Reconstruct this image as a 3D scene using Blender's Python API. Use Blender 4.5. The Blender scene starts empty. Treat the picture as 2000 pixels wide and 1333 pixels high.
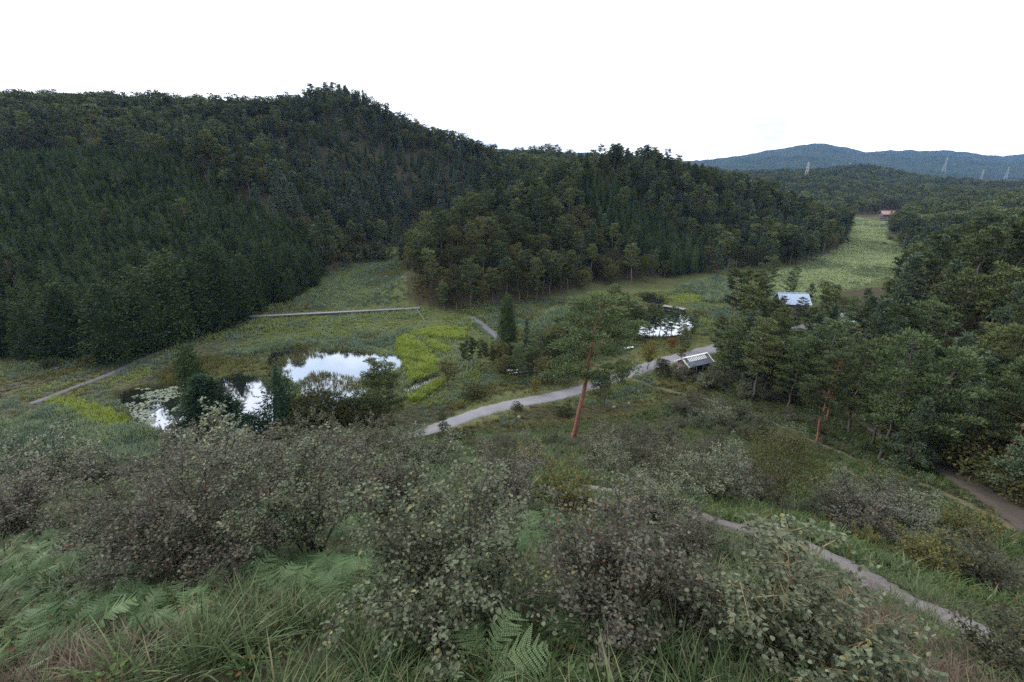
import bpy, math, random
import numpy as np
from mathutils import Vector, Matrix

random.seed(7)
RG = np.random.default_rng(11)
R = math.radians
sc = bpy.context.scene
COL = sc.collection

# ------------------------------------------------------------------ camera
CAM_Z = 35.0
PITCH = R(20.0)
FPX = 889.0                      # 16 mm on a 36 mm sensor, in pixels of a 2000 px wide picture
cd = bpy.data.cameras.new('camera')
cd.lens = 16.0
cd.sensor_width = 36.0
cd.clip_start = 0.1
cd.clip_end = 30000.0
cam = bpy.data.objects.new('camera', cd)
COL.objects.link(cam)
cam.location = (0, 0, CAM_Z)
cam.rotation_euler = (math.pi / 2 - PITCH, 0, 0)
sc.camera = cam

# ------------------------------------------------------------------ sky and sun
SUN_AZ, SUN_EL = R(-72.0), R(36.0)
wd = bpy.data.worlds.new('World')
sc.world = wd
wd.use_nodes = True
nt = wd.node_tree
nt.nodes.clear()
n_out = nt.nodes.new('ShaderNodeOutputWorld')
n_bg = nt.nodes.new('ShaderNodeBackground')
n_bg.inputs['Strength'].default_value = 0.10
n_sky = nt.nodes.new('ShaderNodeTexSky')
n_sky.sky_type = 'NISHITA'
n_sky.sun_disc = False
n_sky.sun_elevation = SUN_EL
n_sky.sun_rotation = SUN_AZ % (2 * math.pi)
n_sky.altitude = 600
n_sky.air_density = 1.0
n_sky.dust_density = 1.5
tc = nt.nodes.new('ShaderNodeTexCoord')
sx = nt.nodes.new('ShaderNodeSeparateXYZ')
nt.links.new(tc.outputs['Generated'], sx.inputs[0])
def wmath(op, a, b=None):
    m = nt.nodes.new('ShaderNodeMath')
    m.operation = op
    for i, v in enumerate((a, b)):
        if v is None:
            continue
        if isinstance(v, (int, float)):
            m.inputs[i].default_value = v
        else:
            nt.links.new(v, m.inputs[i])
    return m.outputs[0]
zz = wmath('ADD', wmath('MAXIMUM', sx.outputs['Z'], 0.0), 0.22)
cx = nt.nodes.new('ShaderNodeCombineXYZ')
nt.links.new(wmath('DIVIDE', sx.outputs['X'], zz), cx.inputs[0])
nt.links.new(wmath('DIVIDE', sx.outputs['Y'], zz), cx.inputs[1])
cx.inputs[2].default_value = 546.63
cn = nt.nodes.new('ShaderNodeTexNoise')
cn.inputs['Scale'].default_value = 1.15
cn.inputs['Detail'].default_value = 9.0
cn.inputs['Roughness'].default_value = 0.6
cn.inputs['Distortion'].default_value = 0.35
nt.links.new(cx.outputs[0], cn.inputs['Vector'])
cr = nt.nodes.new('ShaderNodeValToRGB')
cr.color_ramp.elements[0].position = 0.34
cr.color_ramp.elements[1].position = 0.52
nt.links.new(cn.outputs['Fac'], cr.inputs[0])
cm = nt.nodes.new('ShaderNodeMix')
cm.data_type = 'RGBA'
nt.links.new(cr.outputs[0], cm.inputs[0])
# thin bright veil over the whole sky, broken clouds above it
vm = nt.nodes.new('ShaderNodeMix')
vm.data_type = 'RGBA'
vm.inputs[0].default_value = 0.6
nt.links.new(n_sky.outputs[0], vm.inputs[6])
vm.inputs[7].default_value = (11.0, 12.8, 15.0, 1)
nt.links.new(vm.outputs[2], cm.inputs[6])
cm.inputs[7].default_value = (15.0, 15.2, 15.5, 1)
nt.links.new(cm.outputs[2], n_bg.inputs['Color'])
nt.links.new(n_bg.outputs[0], n_out.inputs[0])

sl = bpy.data.lights.new('sun', 'SUN')
sl.energy = 1.5
sl.angle = R(10.0)
sl.color = (1.0, 0.95, 0.87)
sun = bpy.data.objects.new('sun', sl)
COL.objects.link(sun)
sd = Vector((math.sin(SUN_AZ) * math.cos(SUN_EL), math.cos(SUN_AZ) * math.cos(SUN_EL), math.sin(SUN_EL)))
sun.rotation_euler = sd.to_track_quat('Z', 'Y').to_euler()
sun.location = (-100, 100, 200)

# ------------------------------------------------------------------ exposure and render
sc.view_settings.view_transform = 'Standard'
sc.view_settings.look = 'None'
sc.view_settings.exposure = 0.68
sc.view_settings.gamma = 1.0
sc.view_settings.use_curve_mapping = False
sc.render.engine = 'CYCLES'
sc.cycles.use_denoising = False
sc.cycles.max_bounces = 5
sc.cycles.diffuse_bounces = 2
sc.cycles.glossy_bounces = 2
sc.cycles.transmission_bounces = 2
sc.cycles.transparent_max_bounces = 4
sc.cycles.volume_bounces = 0
sc.cycles.use_adaptive_sampling = True
sc.cycles.adaptive_threshold = 0.012
sc.cycles.adaptive_min_samples = 32
sc.cycles.sample_clamp_indirect = 4.0

# ------------------------------------------------------------------ picture <-> place
SP, CP = math.sin(PITCH), math.cos(PITCH)
def ray(px, py):
    v = py - 666.5
    return (px - 1000.0), FPX * CP - SP * v, FPX * SP + CP * v     # right, forward, down
def atY(px, py, Y):
    r, f, d = ray(px, py)
    return (Y * r / f, Y, CAM_Z - Y * d / f)
def atZ(px, py, z=0.0):
    r, f, d = ray(px, py)
    t = (CAM_Z - z) / d
    return (r * t, f * t, z)
def project(P):
    P = np.atleast_2d(np.asarray(P, float))
    dz = P[:, 2] - CAM_Z
    dep = P[:, 1] * CP - dz * SP
    up = P[:, 1] * SP + dz * CP
    dep = np.where(np.abs(dep) < 1e-6, 1e-6, dep)
    return 1000 + FPX * P[:, 0] / dep, 666.5 - FPX * up / dep, dep
def inpoly(x, y, poly):
    x = np.asarray(x, float); y = np.asarray(y, float)
    r = np.zeros(x.shape, bool)
    n = len(poly)
    for i in range(n):
        x1, y1 = poly[i][:2]; x2, y2 = poly[(i + 1) % n][:2]
        c = ((y1 > y) != (y2 > y)) & (x < (x2 - x1) * (y - y1) / ((y2 - y1) if y2 != y1 else 1e-9) + x1)
        r ^= c
    return r
def floorpoly(pts, z=0.0):
    return [atZ(a, b, z)[:2] for a, b in pts]

# ------------------------------------------------------------------ terrain heights
CT = [  # lookout hill
    (0, 0, 32.4), (0, 3, 30.5), (0, 6, 28.6), (0, 12, 25), (0, 20, 20.3), (0, 30, 14.8), (0, 39, 10), (0, 48, 4.8), (0, 57, -.2),
    (-7, 4.5, 28.6), (-30, 22, 16), (-64, 47, 0), (-35, 35, 9), (-35, 50, 0.8), (-15, 56, -.2), (-13, 12, 25), (-22, 10, 25), (-40, 10, 22), (-60, 20, 14), (-5, 3, 30),
    (5, 3, 29.6), (11, 8, 24.4), (7, 11, 24.6), (3, 14, 23.8), (20, 13.5, 19.4), (30, 32, 10.3), (26, 40, 8.2), (25, 58, 2.2), (42, 37, 8), (37, 26, 12), (34, 12, 17),
    (53, 78, .6), (47, 53, 4), (55, 37, 14), (60, 26, 22), (62, 55, 11), (76, 75, 11), (66, 82, 5), (14, 48, 4.5), (40, 66, 1.2), (18, 64, .2), (34, 76, -.2),
    (0, -10, 36), (-40, -20, 32), (40, -20, 32), (0, -60, 42), (-100, -20, 20), (100, -20, 45), (0, -300, 60), (-300, -200, 40), (300, -200, 60),
    # valley floor
    (-30, 80, -3), (-60, 80, -3), (-50, 110, -3), (-45, 150, -2.5), (-62, 185, -1.6), (0, 90, -3), (30, 112, -3), (8, 72, -2.5), (70, 130, -3), (110, 155, -3),
    (150, 200, -3.5), (200, 270, -3.5), (240, 330, -3), (290, 385, -1.2), (-80, 62, -2), (-110, 66, -1), (50, 100, -2.5), (75, 108, -2), (-20, 105, -3),
    (-100, 40, 1), (-150, 60, 3), (-58, 215, -.4), (130, 165, -3),
]
def ctp(px, py, Y, tree=0.0):
    x, y, z = atY(px, py, Y)
    CT.append((x, y, z - tree))
for px, py in ((0, 690), (240, 693), (430, 630), (620, 545), (700, 515), (790, 510), (800, 598), (870, 612), (990, 602), (1100, 578), (1250, 560), (1400, 537), (1560, 520), (1640, 485), (1672, 440), (1730, 458), (1765, 500), (1745, 540), (1640, 570)):
    CT.append(atZ(px, py))
for a in ((0, 275, 190, 11), (200, 270, 190, 11), (400, 232, 195, 11), (560, 295, 195, 11), (600, 420, 180, 11), (100, 350, 150, 10), (300, 400, 145, 10), (450, 420, 150, 10), (-250, 300, 150, 10),
          (0, 190, 300, 12), (220, 180, 300, 13), (330, 195, 310, 12), (500, 200, 300, 12), (620, 180, 300, 13), (690, 178, 300, 13), (800, 232, 300, 12), (900, 277, 310, 12), (985, 298, 335, 12), (1060, 283, 420, 12), (1130, 300, 430, 12), (-200, 190, 300, 12),
          (500, 222, 370, 14), (750, 225, 345, 14), (800, 255, 350, 14), (850, 275, 355, 14), (900, 300, 380, 15), (950, 308, 400, 15), (985, 318, 400, 16), (750, 207, 300, 12), (850, 255, 305, 12), (950, 291, 322, 12), (1180, 330, 330, 16), (1450, 356, 790, 12), (800, 300, 520, 14), (950, 315, 600, 14),
          (700, 400, 240, 12), (850, 385, 275, 12), (640, 300, 262, 12), (780, 330, 280, 12), (250, 225, 240, 12),
          (805, 455, 135, 11), (940, 400, 150, 12), (1080, 352, 185, 12), (1190, 297, 222, 12), (1260, 292, 230, 12), (1340, 312, 235, 12), (1450, 352, 240, 12), (1550, 382, 245, 12), (1640, 412, 258, 11), (1150, 480, 165, 9), (950, 480, 132, 11), (1050, 470, 152, 9), (1300, 440, 190, 11), (870, 420, 200, 9), (1000, 360, 230, 10),
          (1690, 405, 430, 10), (1760, 400, 420, 10), (1500, 352, 900, 10), (1590, 338, 950, 10), (1665, 340, 950, 10), (1750, 341, 950, 10), (1838, 338, 950, 10), (1910, 356, 900, 10), (2000, 362, 900, 10), (1400, 328, 800, 10), (1300, 340, 700, 10), (2300, 340, 900, 10),
          (1800, 442, 172, 12), (1900, 440, 112, 12), (2000, 432, 82, 16), (2000, 412, 165, 15), (1850, 402, 300, 12), (1990, 385, 300, 12), (2200, 388, 200, 14), (2200, 420, 80, 16), (1930, 700, 44, 10)):
    ctp(*a)
CT += [(-900, 900, 60), (0, 1300, 20), (900, 1500, 15), (-900, 100, 50), (0, 3000, 10), (3000, 3000, 10), (-3000, 2000, 30), (2500, 500, 30), (-2500, 0, 30), (0, -2500, 40), (2500, -1000, 40), (0, 9000, 0), (9000, 6000, 0), (-9000, 5000, 0), (0, -9000, 0), (9000, -5000, 0), (-9000, -5000, 0)]
CT = np.array(CT, float)
_d = np.sqrt(((CT[:, None, :2] - CT[None, :, :2]) ** 2).sum(-1) + 9.0)
_n = len(CT)
_A = np.zeros((_n + 1, _n + 1))
_A[:_n, :_n] = _d - np.eye(_n) * 1.2
_A[:_n, _n] = 1; _A[_n, :_n] = 1
RBW = np.linalg.solve(_A, np.append(CT[:, 2], 0))

def vnoise(x, y, seed=0):
    xi = np.floor(x).astype(np.int64); yi = np.floor(y).astype(np.int64)
    xf = x - xi; yf = y - yi
    def hsh(a, b):
        h = (a * 374761393 + b * 668265263 + seed * 974711) & 0x7fffffff
        h = ((h ^ (h >> 13)) * 1274126177) & 0x7fffffff
        return ((h ^ (h >> 16)) & 0xffff) / 65535.0
    u = xf * xf * (3 - 2 * xf); w = yf * yf * (3 - 2 * yf)
    a = hsh(xi, yi); b = hsh(xi + 1, yi); c = hsh(xi, yi + 1); d = hsh(xi + 1, yi + 1)
    return (a * (1 - u) + b * u) * (1 - w) + (c * (1 - u) + d * u) * w
def fbm(x, y, seed=0, o=4):
    r = 0; s = 1; t = 0
    for i in range(o):
        r = r + s * vnoise(x * 2 ** i, y * 2 ** i, seed + i); t += s; s *= .5
    return r / t

POND_PX = {
    'pond_lily': [(215, 775), (262, 757), (330, 752), (400, 745), (440, 735), (470, 727), (505, 735), (530, 762), (560, 790), (575, 820), (520, 845), (430, 862), (352, 858), (300, 838), (255, 822), (235, 795)],
    'pond_middle': [(524, 686), (560, 680), (610, 683), (640, 688), (680, 686), (720, 691), (776, 694), (792, 708), (776, 724), (748, 738), (712, 746), (705, 756), (720, 768), (700, 784), (630, 790), (590, 778), (570, 748), (540, 730), (516, 715)],
    'pond_strip': [(820, 745), (868, 727), (872, 733), (840, 752), (800, 765), (775, 765)],
    'pond_right': [(1222, 655), (1215, 640), (1240, 615), (1270, 598), (1300, 600), (1342, 606), (1350, 625), (1362, 640), (1340, 655), (1280, 658)],
    'pond_dark': [(1252, 590), (1246, 576), (1275, 573), (1302, 584), (1300, 597), (1270, 597)],
}
FOLDS = [([(430, 225, 262), (560, 290, 238), (640, 430, 214), (690, 480, 206)], -10, 15), ([(755, 240, 292), (800, 330, 262), (800, 430, 236)], -9, 14), ([(660, 190, 300), (690, 290, 266), (690, 380, 236)], 5, 14),
         ([(1140, 330, 262), (1010, 370, 240), (900, 430, 222)], -8, 15), ([(1330, 330, 224), (1420, 480, 192)], -7, 11), ([(1190, 310, 218), (1235, 420, 186), (1270, 520, 164)], 4, 11), ([(1480, 380, 225), (1540, 480, 196)], -5, 10), ([(250, 230, 262), (160, 260, 225), (120, 280, 205)], -8, 14),
         ([(1850, 420, 210), (1800, 470, 165)], -5, 12), ([(1960, 470, 95), (1850, 600, 72)], 4, 9), ([(2060, 560, 62), (1900, 700, 52)], -4, 8)]
FOLDS = [([atY(*q)[:2] for q in a_], d_, w_) for a_, d_, w_ in FOLDS]
def folds(x, y):
    r = np.zeros(x.shape)
    for pl, dep, w in FOLDS:
        d2 = np.full(x.shape, 1e9)
        for (ax, ay), (bx, by) in zip(pl[:-1], pl[1:]):
            t = np.clip(((x - ax) * (bx - ax) + (y - ay) * (by - ay)) / ((bx - ax) ** 2 + (by - ay) ** 2), 0, 1)
            d2 = np.minimum(d2, (x - ax - t * (bx - ax)) ** 2 + (y - ay - t * (by - ay)) ** 2)
        r += dep * np.exp(-d2 / (2 * w * w))
    return r
PONDS = {k: floorpoly(v, -0.1) for k, v in POND_PX.items()}

def ground(x, y):
    x = np.atleast_1d(np.asarray(x, float)); y = np.atleast_1d(np.asarray(y, float))
    out = np.zeros(x.shape)
    for i in range(0, len(x), 40000):
        xs, ys = x[i:i + 40000], y[i:i + 40000]
        d = np.sqrt((xs[:, None] - CT[None, :, 0]) ** 2 + (ys[:, None] - CT[None, :, 1]) ** 2 + 9.0)
        a = d @ RBW[:_n] + RBW[_n]
        r = np.hypot(xs, ys)
        a = a + folds(xs, ys) * np.clip(a / 6, 0, 1)
        a = a + (fbm(xs / 34, ys / 34, 5) - .5) * 8 * np.clip((r - 90) / 120, 0, 1) * np.clip(a / 10, 0, 1)
        a = a + (fbm(xs / 130, ys / 130, 15, 2) - .45) * 34 * np.clip((r - 480) / 250, 0, 1) * np.clip((1600 - r) / 300, 0, 1)
        h = 0.5 * (a + np.sqrt(a * a + 0.6))
        nb = np.clip(h / 3, 0, 1)
        h = h + nb * ((fbm(xs / 2.2, ys / 2.2, 9, 3) - .5) * 0.55 * np.clip(1.2 - r / 90, .25, 1))
        h = h * np.clip(h / .25, 0, 1)
        for p in PONDS.values():
            m = inpoly(xs, ys, p)
            h = np.where(m, -0.5, h)
        out[i:i + 40000] = h
    return out
def g1(x, y):
    return float(ground([x], [y])[0])
def hit(px, py, y0=1.5, y1=900):
    """where the sight line through a picture point meets the ground"""
    r, f, d = ray(px, py)
    Y = np.geomspace(y0, y1, 700)
    z = CAM_Z - Y * d / f
    g = ground(Y * r / f, Y)
    k = np.nonzero(z <= g)[0]
    if len(k) == 0:
        k = [len(Y) - 1]
    i = k[0]
    if i > 0:
        a, b = z[i - 1] - g[i - 1], g[i] - z[i]
        t = a / (a + b + 1e-9)
        yy = Y[i - 1] + (Y[i] - Y[i - 1]) * t
    else:
        yy = Y[0]
    x = yy * r / f
    return (x, yy, g1(x, yy))
def top_height(base, py):
    r, f, d = ray(1000, py)
    return CAM_Z - base[1] * d / f - base[2]

# ------------------------------------------------------------------ materials
def newmat(name):
    m = bpy.data.materials.new(name)
    m.use_nodes = True
    t = m.node_tree
    p = t.nodes['Principled BSDF']
    return m, t, p
def mixcol(t, fac, a, b):
    n = t.nodes.new('ShaderNodeMix'); n.data_type = 'RGBA'
    for s, v in ((0, fac), (6, a), (7, b)):
        if isinstance(v, tuple):
            n.inputs[s].default_value = v + ((1,) if len(v) == 3 else ())
        elif isinstance(v, (int, float)):
            n.inputs[s].default_value = v
        else:
            t.links.new(v, n.inputs[s])
    return n.outputs[2]
def nmath(t, op, a, b=None, clamp=False):
    m = t.nodes.new('ShaderNodeMath'); m.operation = op; m.use_clamp = clamp
    for i, v in enumerate((a, b)):
        if v is None:
            continue
        if isinstance(v, (int, float)):
            m.inputs[i].default_value = v
        else:
            t.links.new(v, m.inputs[i])
    return m.outputs[0]
def noise(t, scale, detail=4, vec=None, rough=.55):
    n = t.nodes.new('ShaderNodeTexNoise')
    n.inputs['Scale'].default_value = scale; n.inputs['Detail'].default_value = detail; n.inputs['Roughness'].default_value = rough
    if vec is not None:
        t.links.new(vec, n.inputs['Vector'])
    return n.outputs['Fac']
def ramp(t, fac, lo, hi):
    r = t.nodes.new('ShaderNodeMapRange')
    r.inputs[1].default_value = lo; r.inputs[2].default_value = hi
    t.links.new(fac, r.inputs[0])
    return r.outputs[0]
def objvec(t):
    return t.nodes.new('ShaderNodeTexCoord').outputs['Object']
def bump(t, p, h, strength=.4, dist=.05):
    b = t.nodes.new('ShaderNodeBump')
    b.inputs['Strength'].default_value = strength; b.inputs['Distance'].default_value = dist
    t.links.new(h, b.inputs['Height']); t.links.new(b.outputs[0], p.inputs['Normal'])

def leafmat(name, a, b, c=None, rough=.6, trans=.25, spec=0.05, objw=.45, cw=.12):
    """foliage: leaf to leaf and plant to plant variation of the leaf colour"""
    m, t, p = newmat(name)
    g = t.nodes.new('ShaderNodeNewGeometry'); o = t.nodes.new('ShaderNodeObjectInfo')
    f = nmath(t, 'ADD', nmath(t, 'MULTIPLY', g.outputs['Random Per Island'], 1 - objw), nmath(t, 'MULTIPLY', o.outputs['Random'], objw))
    f = nmath(t, 'POWER', f, 1.7)
    col = mixcol(t, f, a, b)
    if c is not None:
        k = nmath(t, 'FRACT', nmath(t, 'ADD', nmath(t, 'MULTIPLY', g.outputs['Random Per Island'], 7.31), nmath(t, 'MULTIPLY', o.outputs['Random'], 0.35)))
        col = mixcol(t, nmath(t, 'LESS_THAN', k, cw), col, c)
    t.links.new(col, p.inputs['Base Color'])
    p.inputs['Roughness'].default_value = rough
    p.inputs['Specular IOR Level'].default_value = spec
    if trans > 0:
        tr = t.nodes.new('ShaderNodeBsdfTranslucent'); t.links.new(col, tr.inputs[0])
        ms = t.nodes.new('ShaderNodeMixShader'); ms.inputs[0].default_value = trans
        t.links.new(p.outputs[0], ms.inputs[1]); t.links.new(tr.outputs[0], ms.inputs[2])
        t.links.new(ms.outputs[0], t.nodes['Material Output'].inputs[0])
    return m
def barkmat(name, a, b, scale=6.0):
    m, t, p = newmat(name)
    v = objvec(t)
    mp = t.nodes.new('ShaderNodeMapping'); mp.inputs['Scale'].default_value = (1, 1, .25); t.links.new(v, mp.inputs[0])
    n = noise(t, scale, 6, mp.outputs[0])
    t.links.new(mixcol(t, ramp(t, n, .35, .65), a, b), p.inputs['Base Color'])
    p.inputs['Roughness'].default_value = .9
    bump(t, p, n, .6, .04)
    return m
def plainmat(name, a, b=None, rough=.7, scale=8.0, metal=0.0, bmp=.15):
    m, t, p = newmat(name)
    n = noise(t, scale, 5, objvec(t))
    t.links.new(mixcol(t, ramp(t, n, .3, .7), a, b or tuple(x * .7 for x in a)), p.inputs['Base Color'])
    p.inputs['Roughness'].default_value = rough; p.inputs['Metallic'].default_value = metal
    bump(t, p, n, bmp, .02)
    return m

M = {}
M['pine'] = leafmat('pine_needles', (.036, .052, .024), (.135, .160, .064), (.085, .07, .035), objw=.7, cw=.03, trans=.12, spec=0.03)
M['pine_pale'] = leafmat('pale_pine_needles', (.052, .076, .046), (.14, .18, .105), objw=.5, trans=.12, spec=0.03)
M['pine_light'] = leafmat('bright_pine_needles', (.052, .080, .036), (.125, .16, .070), (.11, .09, .045), objw=.3, cw=.03, trans=.15, spec=0.03)
M['cypress'] = leafmat('cypress_sprays', (.019, .032, .013), (.060, .084, .034), objw=.45, trans=.08, spec=0.03)
M['cedar'] = leafmat('cedar_sprays', (.021, .036, .016), (.062, .090, .038), objw=.45, trans=.08, spec=0.03)
M['fir'] = leafmat('fir_sprays', (.020, .040, .022), (.042, .070, .040), objw=.3, trans=.1)
M['broad'] = leafmat('broad_leaves', (.038, .050, .021), (.13, .125, .050), (.12, .075, .032), objw=.7, cw=.09, spec=0.03)
M['broad_dark'] = leafmat('dark_broad_leaves', (.026, .036, .016), (.052, .055, .024), (.09, .06, .03), objw=.5, cw=.08)
M['maple'] = leafmat('orange_leaves', (.16, .065, .022), (.13, .105, .035), objw=.2)
M['yellowtree'] = leafmat('yellowing_leaves', (.13, .115, .03), (.075, .085, .03), (.2, .11, .02), objw=.2)
M['shrub_green'] = leafmat('grey_green_shrub_leaves', (.034, .047, .024), (.19, .21, .135), (.20, .17, .06), rough=.45, spec=0.16, objw=.25, cw=.025, trans=.15)
M['shrub_red'] = leafmat('reddish_shrub_leaves', (.034, .037, .024), (.155, .147, .112), (.12, .06, .038), rough=.48, spec=0.16, objw=.25, cw=.05, trans=.15)
M['shrub_dark'] = leafmat('dull_shrub_leaves', (.032, .037, .021), (.125, .125, .080), (.10, .07, .028), rough=.52, spec=0.1, objw=.4, cw=.05, trans=.15)
M['shrub_yellow'] = leafmat('yellowing_shrub_leaves', (.055, .062, .022), (.15, .145, .055), (.18, .12, .025), objw=.3, cw=.06)
M['grass'] = leafmat('grass_blades', (.024, .042, .016), (.115, .155, .068), (.15, .13, .075), rough=.45, objw=.35, cw=.06, trans=.15, spec=0.1)
M['drygrass'] = leafmat('dry_grass', (.045, .035, .025), (.15, .12, .09), rough=.8, objw=.4, trans=.1)
M['fern'] = leafmat('fern_leaflets', (.040, .075, .030), (.14, .20, .095), rough=.45, objw=.75, trans=.18, spec=0.1)
M['herb'] = leafmat('herb_leaves', (.030, .052, .018), (.10, .135, .05), (.10, .055, .025), objw=.5, cw=.07, trans=.15)
M['reed'] = leafmat('reed_leaves', (.12, .16, .082), (.20, .245, .135), objw=.3)
M['reed_blue'] = leafmat('bluish_reed_leaves', (.085, .125, .085), (.14, .185, .13), objw=.5)
M['meadow'] = leafmat('meadow_grass', (.115, .15, .045), (.20, .225, .075), (.14, .115, .05), objw=.3, cw=.05)
M['sedge_yellow'] = leafmat('yellow_sedge', (.14, .19, .035), (.30, .35, .075), objw=.5, cw=.1)
M['sedge_olive'] = leafmat('olive_rushes', (.075, .09, .03), (.14, .135, .05), (.13, .085, .04), objw=.5, cw=.15)
M['field'] = leafmat('pale_field_grass', (.21, .26, .125), (.33, .38, .20), objw=.6)
M['bark_red'] = barkmat('red_pine_bark', (.24, .105, .070), (.13, .06, .042))
M['bark_dark'] = barkmat('dark_bark', (.055, .045, .038), (.10, .085, .075))
M['bark_grey'] = barkmat('grey_bark', (.13, .115, .10), (.075, .065, .055), 14)
M['twig'] = barkmat('shrub_stems', (.065, .05, .04), (.035, .027, .022), 18)
M['twig_yellow'] = barkmat('yellowish_twigs', (.26, .20, .10), (.15, .11, .06), 18)

# ------------------------------------------------------------------ mesh building
class MB:
    def __init__(self):
        self.v = []; self.f = []; self.n = 0
    def add(self, V, F, mat=0, smooth=False):
        V = np.asarray(V, float).reshape(-1, 3); F = np.asarray(F, np.int64)
        if len(F) == 0:
            return
        self.v.append(V); self.f.append((F + self.n, mat, smooth)); self.n += len(V)
    def leaves(self, P, D, N, L, W, mat=0, fold=0.0, wide=.5):
        P = np.asarray(P, float); n = len(P)
        if n == 0:
            return
        D = D / (np.linalg.norm(D, axis=1, keepdims=True) + 1e-9)
        S = np.cross(D, N); S /= (np.linalg.norm(S, axis=1, keepdims=True) + 1e-9)
        U = np.cross(S, D)
        L = np.broadcast_to(np.asarray(L, float), (n,))[:, None]; W = np.broadcast_to(np.asarray(W, float), (n,))[:, None]
        mid = P + D * L * wide
        V = np.stack([P, mid + S * W * .5 + U * fold * W, P + D * L, mid - S * W * .5 + U * fold * W], 1).reshape(-1, 3)
        self.add(V, np.arange(4 * n).reshape(n, 4), mat)
    def ovate(self, P, D, N, L, W, mat=0, fold=.12):
        P = np.asarray(P, float); n = len(P)
        if n == 0:
            return
        D = D / (np.linalg.norm(D, axis=1, keepdims=True) + 1e-9)
        S = np.cross(D, N); S /= (np.linalg.norm(S, axis=1, keepdims=True) + 1e-9)
        U = np.cross(S, D)
        L = np.broadcast_to(np.asarray(L, float), (n,))[:, None]; W = np.broadcast_to(np.asarray(W, float), (n,))[:, None]
        pt = [P, P + D * L * .28 + S * W * .47 + U * fold * W, P + D * L * .7 + S * W * .40 + U * fold * W, P + D * L - U * fold * L * .6,
              P + D * L * .7 - S * W * .40 + U * fold * W, P + D * L * .28 - S * W * .47 + U * fold * W]
        V = np.stack(pt, 1).reshape(-1, 3)
        b = np.arange(n)[:, None] * 6
        self.add(V, np.concatenate([b + np.array([[0, 1, 2, 3]]), b + np.array([[0, 3, 4, 5]])]), mat)
    def tube(self, pts, rad, sides=6, mat=0, cap=True):
        pts = np.asarray(pts, float); k = len(pts)
        rad = np.broadcast_to(np.asarray(rad, float), (k,))
        T = np.gradient(pts, axis=0); T /= (np.linalg.norm(T, axis=1, keepdims=True) + 1e-9)
        ref = np.where(np.abs(T[:, 2:3]) > .9, np.array([[1., 0, 0]]), np.array([[0, 0, 1.]]))
        A = np.cross(T, ref); A /= (np.linalg.norm(A, axis=1, keepdims=True) + 1e-9)
        B = np.cross(T, A)
        an = np.arange(sides) * 2 * math.pi / sides
        V = (pts[:, None] + rad[:, None, None] * (A[:, None] * np.cos(an)[None, :, None] + B[:, None] * np.sin(an)[None, :, None])).reshape(-1, 3)
        i = np.arange(k - 1)[:, None] * sides; j = np.arange(sides)[None]
        j2 = (j + 1) % sides
        F = np.stack([i + j, i + j2, i + sides + j2, i + sides + j], -1).reshape(-1, 4)
        self.add(V, F, mat, True)
        if cap and sides == 4:
            self.add(V[:4], [[0, 1, 2, 3]], mat); self.add(V[-4:], [[3, 2, 1, 0]], mat)
        elif cap:
            for e in (V[:sides], V[-sides:]):
                c = e.mean(0)
                self.add(np.vstack([e, c]), [[q, (q + 1) % sides, sides] for q in range(sides)], mat)
    def lathe(self, prof, sides=12, mat=0, jit=0.0, rg=None):
        prof = np.asarray(prof, float); k = len(prof)
        an = np.arange(sides) * 2 * math.pi / sides
        r = prof[:, 0][:, None] * (1 + (rg.uniform(-jit, jit, (k, sides)) if rg is not None else 0))
        V = np.stack([r * np.cos(an), r * np.sin(an), np.broadcast_to(prof[:, 1][:, None], (k, sides))], -1).reshape(-1, 3)
        i = np.arange(k - 1)[:, None] * sides; j = np.arange(sides)[None]; j2 = (j + 1) % sides
        self.add(V, np.stack([i + j, i + j2, i + sides + j2, i + sides + j], -1).reshape(-1, 4), mat, True)
    def box(self, c, s, rz=0.0, mat=0, rx=0.0):
        s = np.asarray(s, float) / 2
        V = np.array([[x, y, z] for z in (-1, 1) for y in (-1, 1) for x in (-1, 1)], float) * s
        if rx:
            c1, s1 = math.cos(rx), math.sin(rx)
            V = np.stack([V[:, 0], V[:, 1] * c1 - V[:, 2] * s1, V[:, 1] * s1 + V[:, 2] * c1], 1)
        c0, s0 = math.cos(rz), math.sin(rz)
        V = np.stack([V[:, 0] * c0 - V[:, 1] * s0, V[:, 0] * s0 + V[:, 1] * c0, V[:, 2]], 1) + np.asarray(c, float)
        self.add(V, [[0, 2, 3, 1], [4, 5, 7, 6], [0, 1, 5, 4], [2, 6, 7, 3], [0, 4, 6, 2], [1, 3, 7, 5]], mat)
    def bar(self, a, b, r, mat=0):
        self.tube([a, b], r, 4, mat)
    def mesh(self, name, mats):
        me = bpy.data.meshes.new(name)
        V = np.concatenate(self.v) if self.v else np.zeros((0, 3))
        me.vertices.add(len(V)); me.vertices.foreach_set('co', V.astype(np.float32).ravel())
        idx = np.concatenate([f.ravel() for f, _, _ in self.f])
        tot = np.concatenate([np.full(len(f), f.shape[1]) for f, _, _ in self.f])
        mi = np.concatenate([np.full(len(f), m) for f, m, _ in self.f])
        sm = np.concatenate([np.full(len(f), s) for f, _, s in self.f])
        me.loops.add(len(idx)); me.loops.foreach_set('vertex_index', idx.astype(np.int32))
        me.polygons.add(len(tot))
        st = np.concatenate([[0], np.cumsum(tot)[:-1]])
        me.polygons.foreach_set('loop_start', st.astype(np.int32))
        me.polygons.foreach_set('material_index', mi.astype(np.int32))
        me.polygons.foreach_set('use_smooth', sm.astype(bool))
        for m in mats:
            me.materials.append(m)
        me.update(calc_edges=True)
        return me

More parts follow.
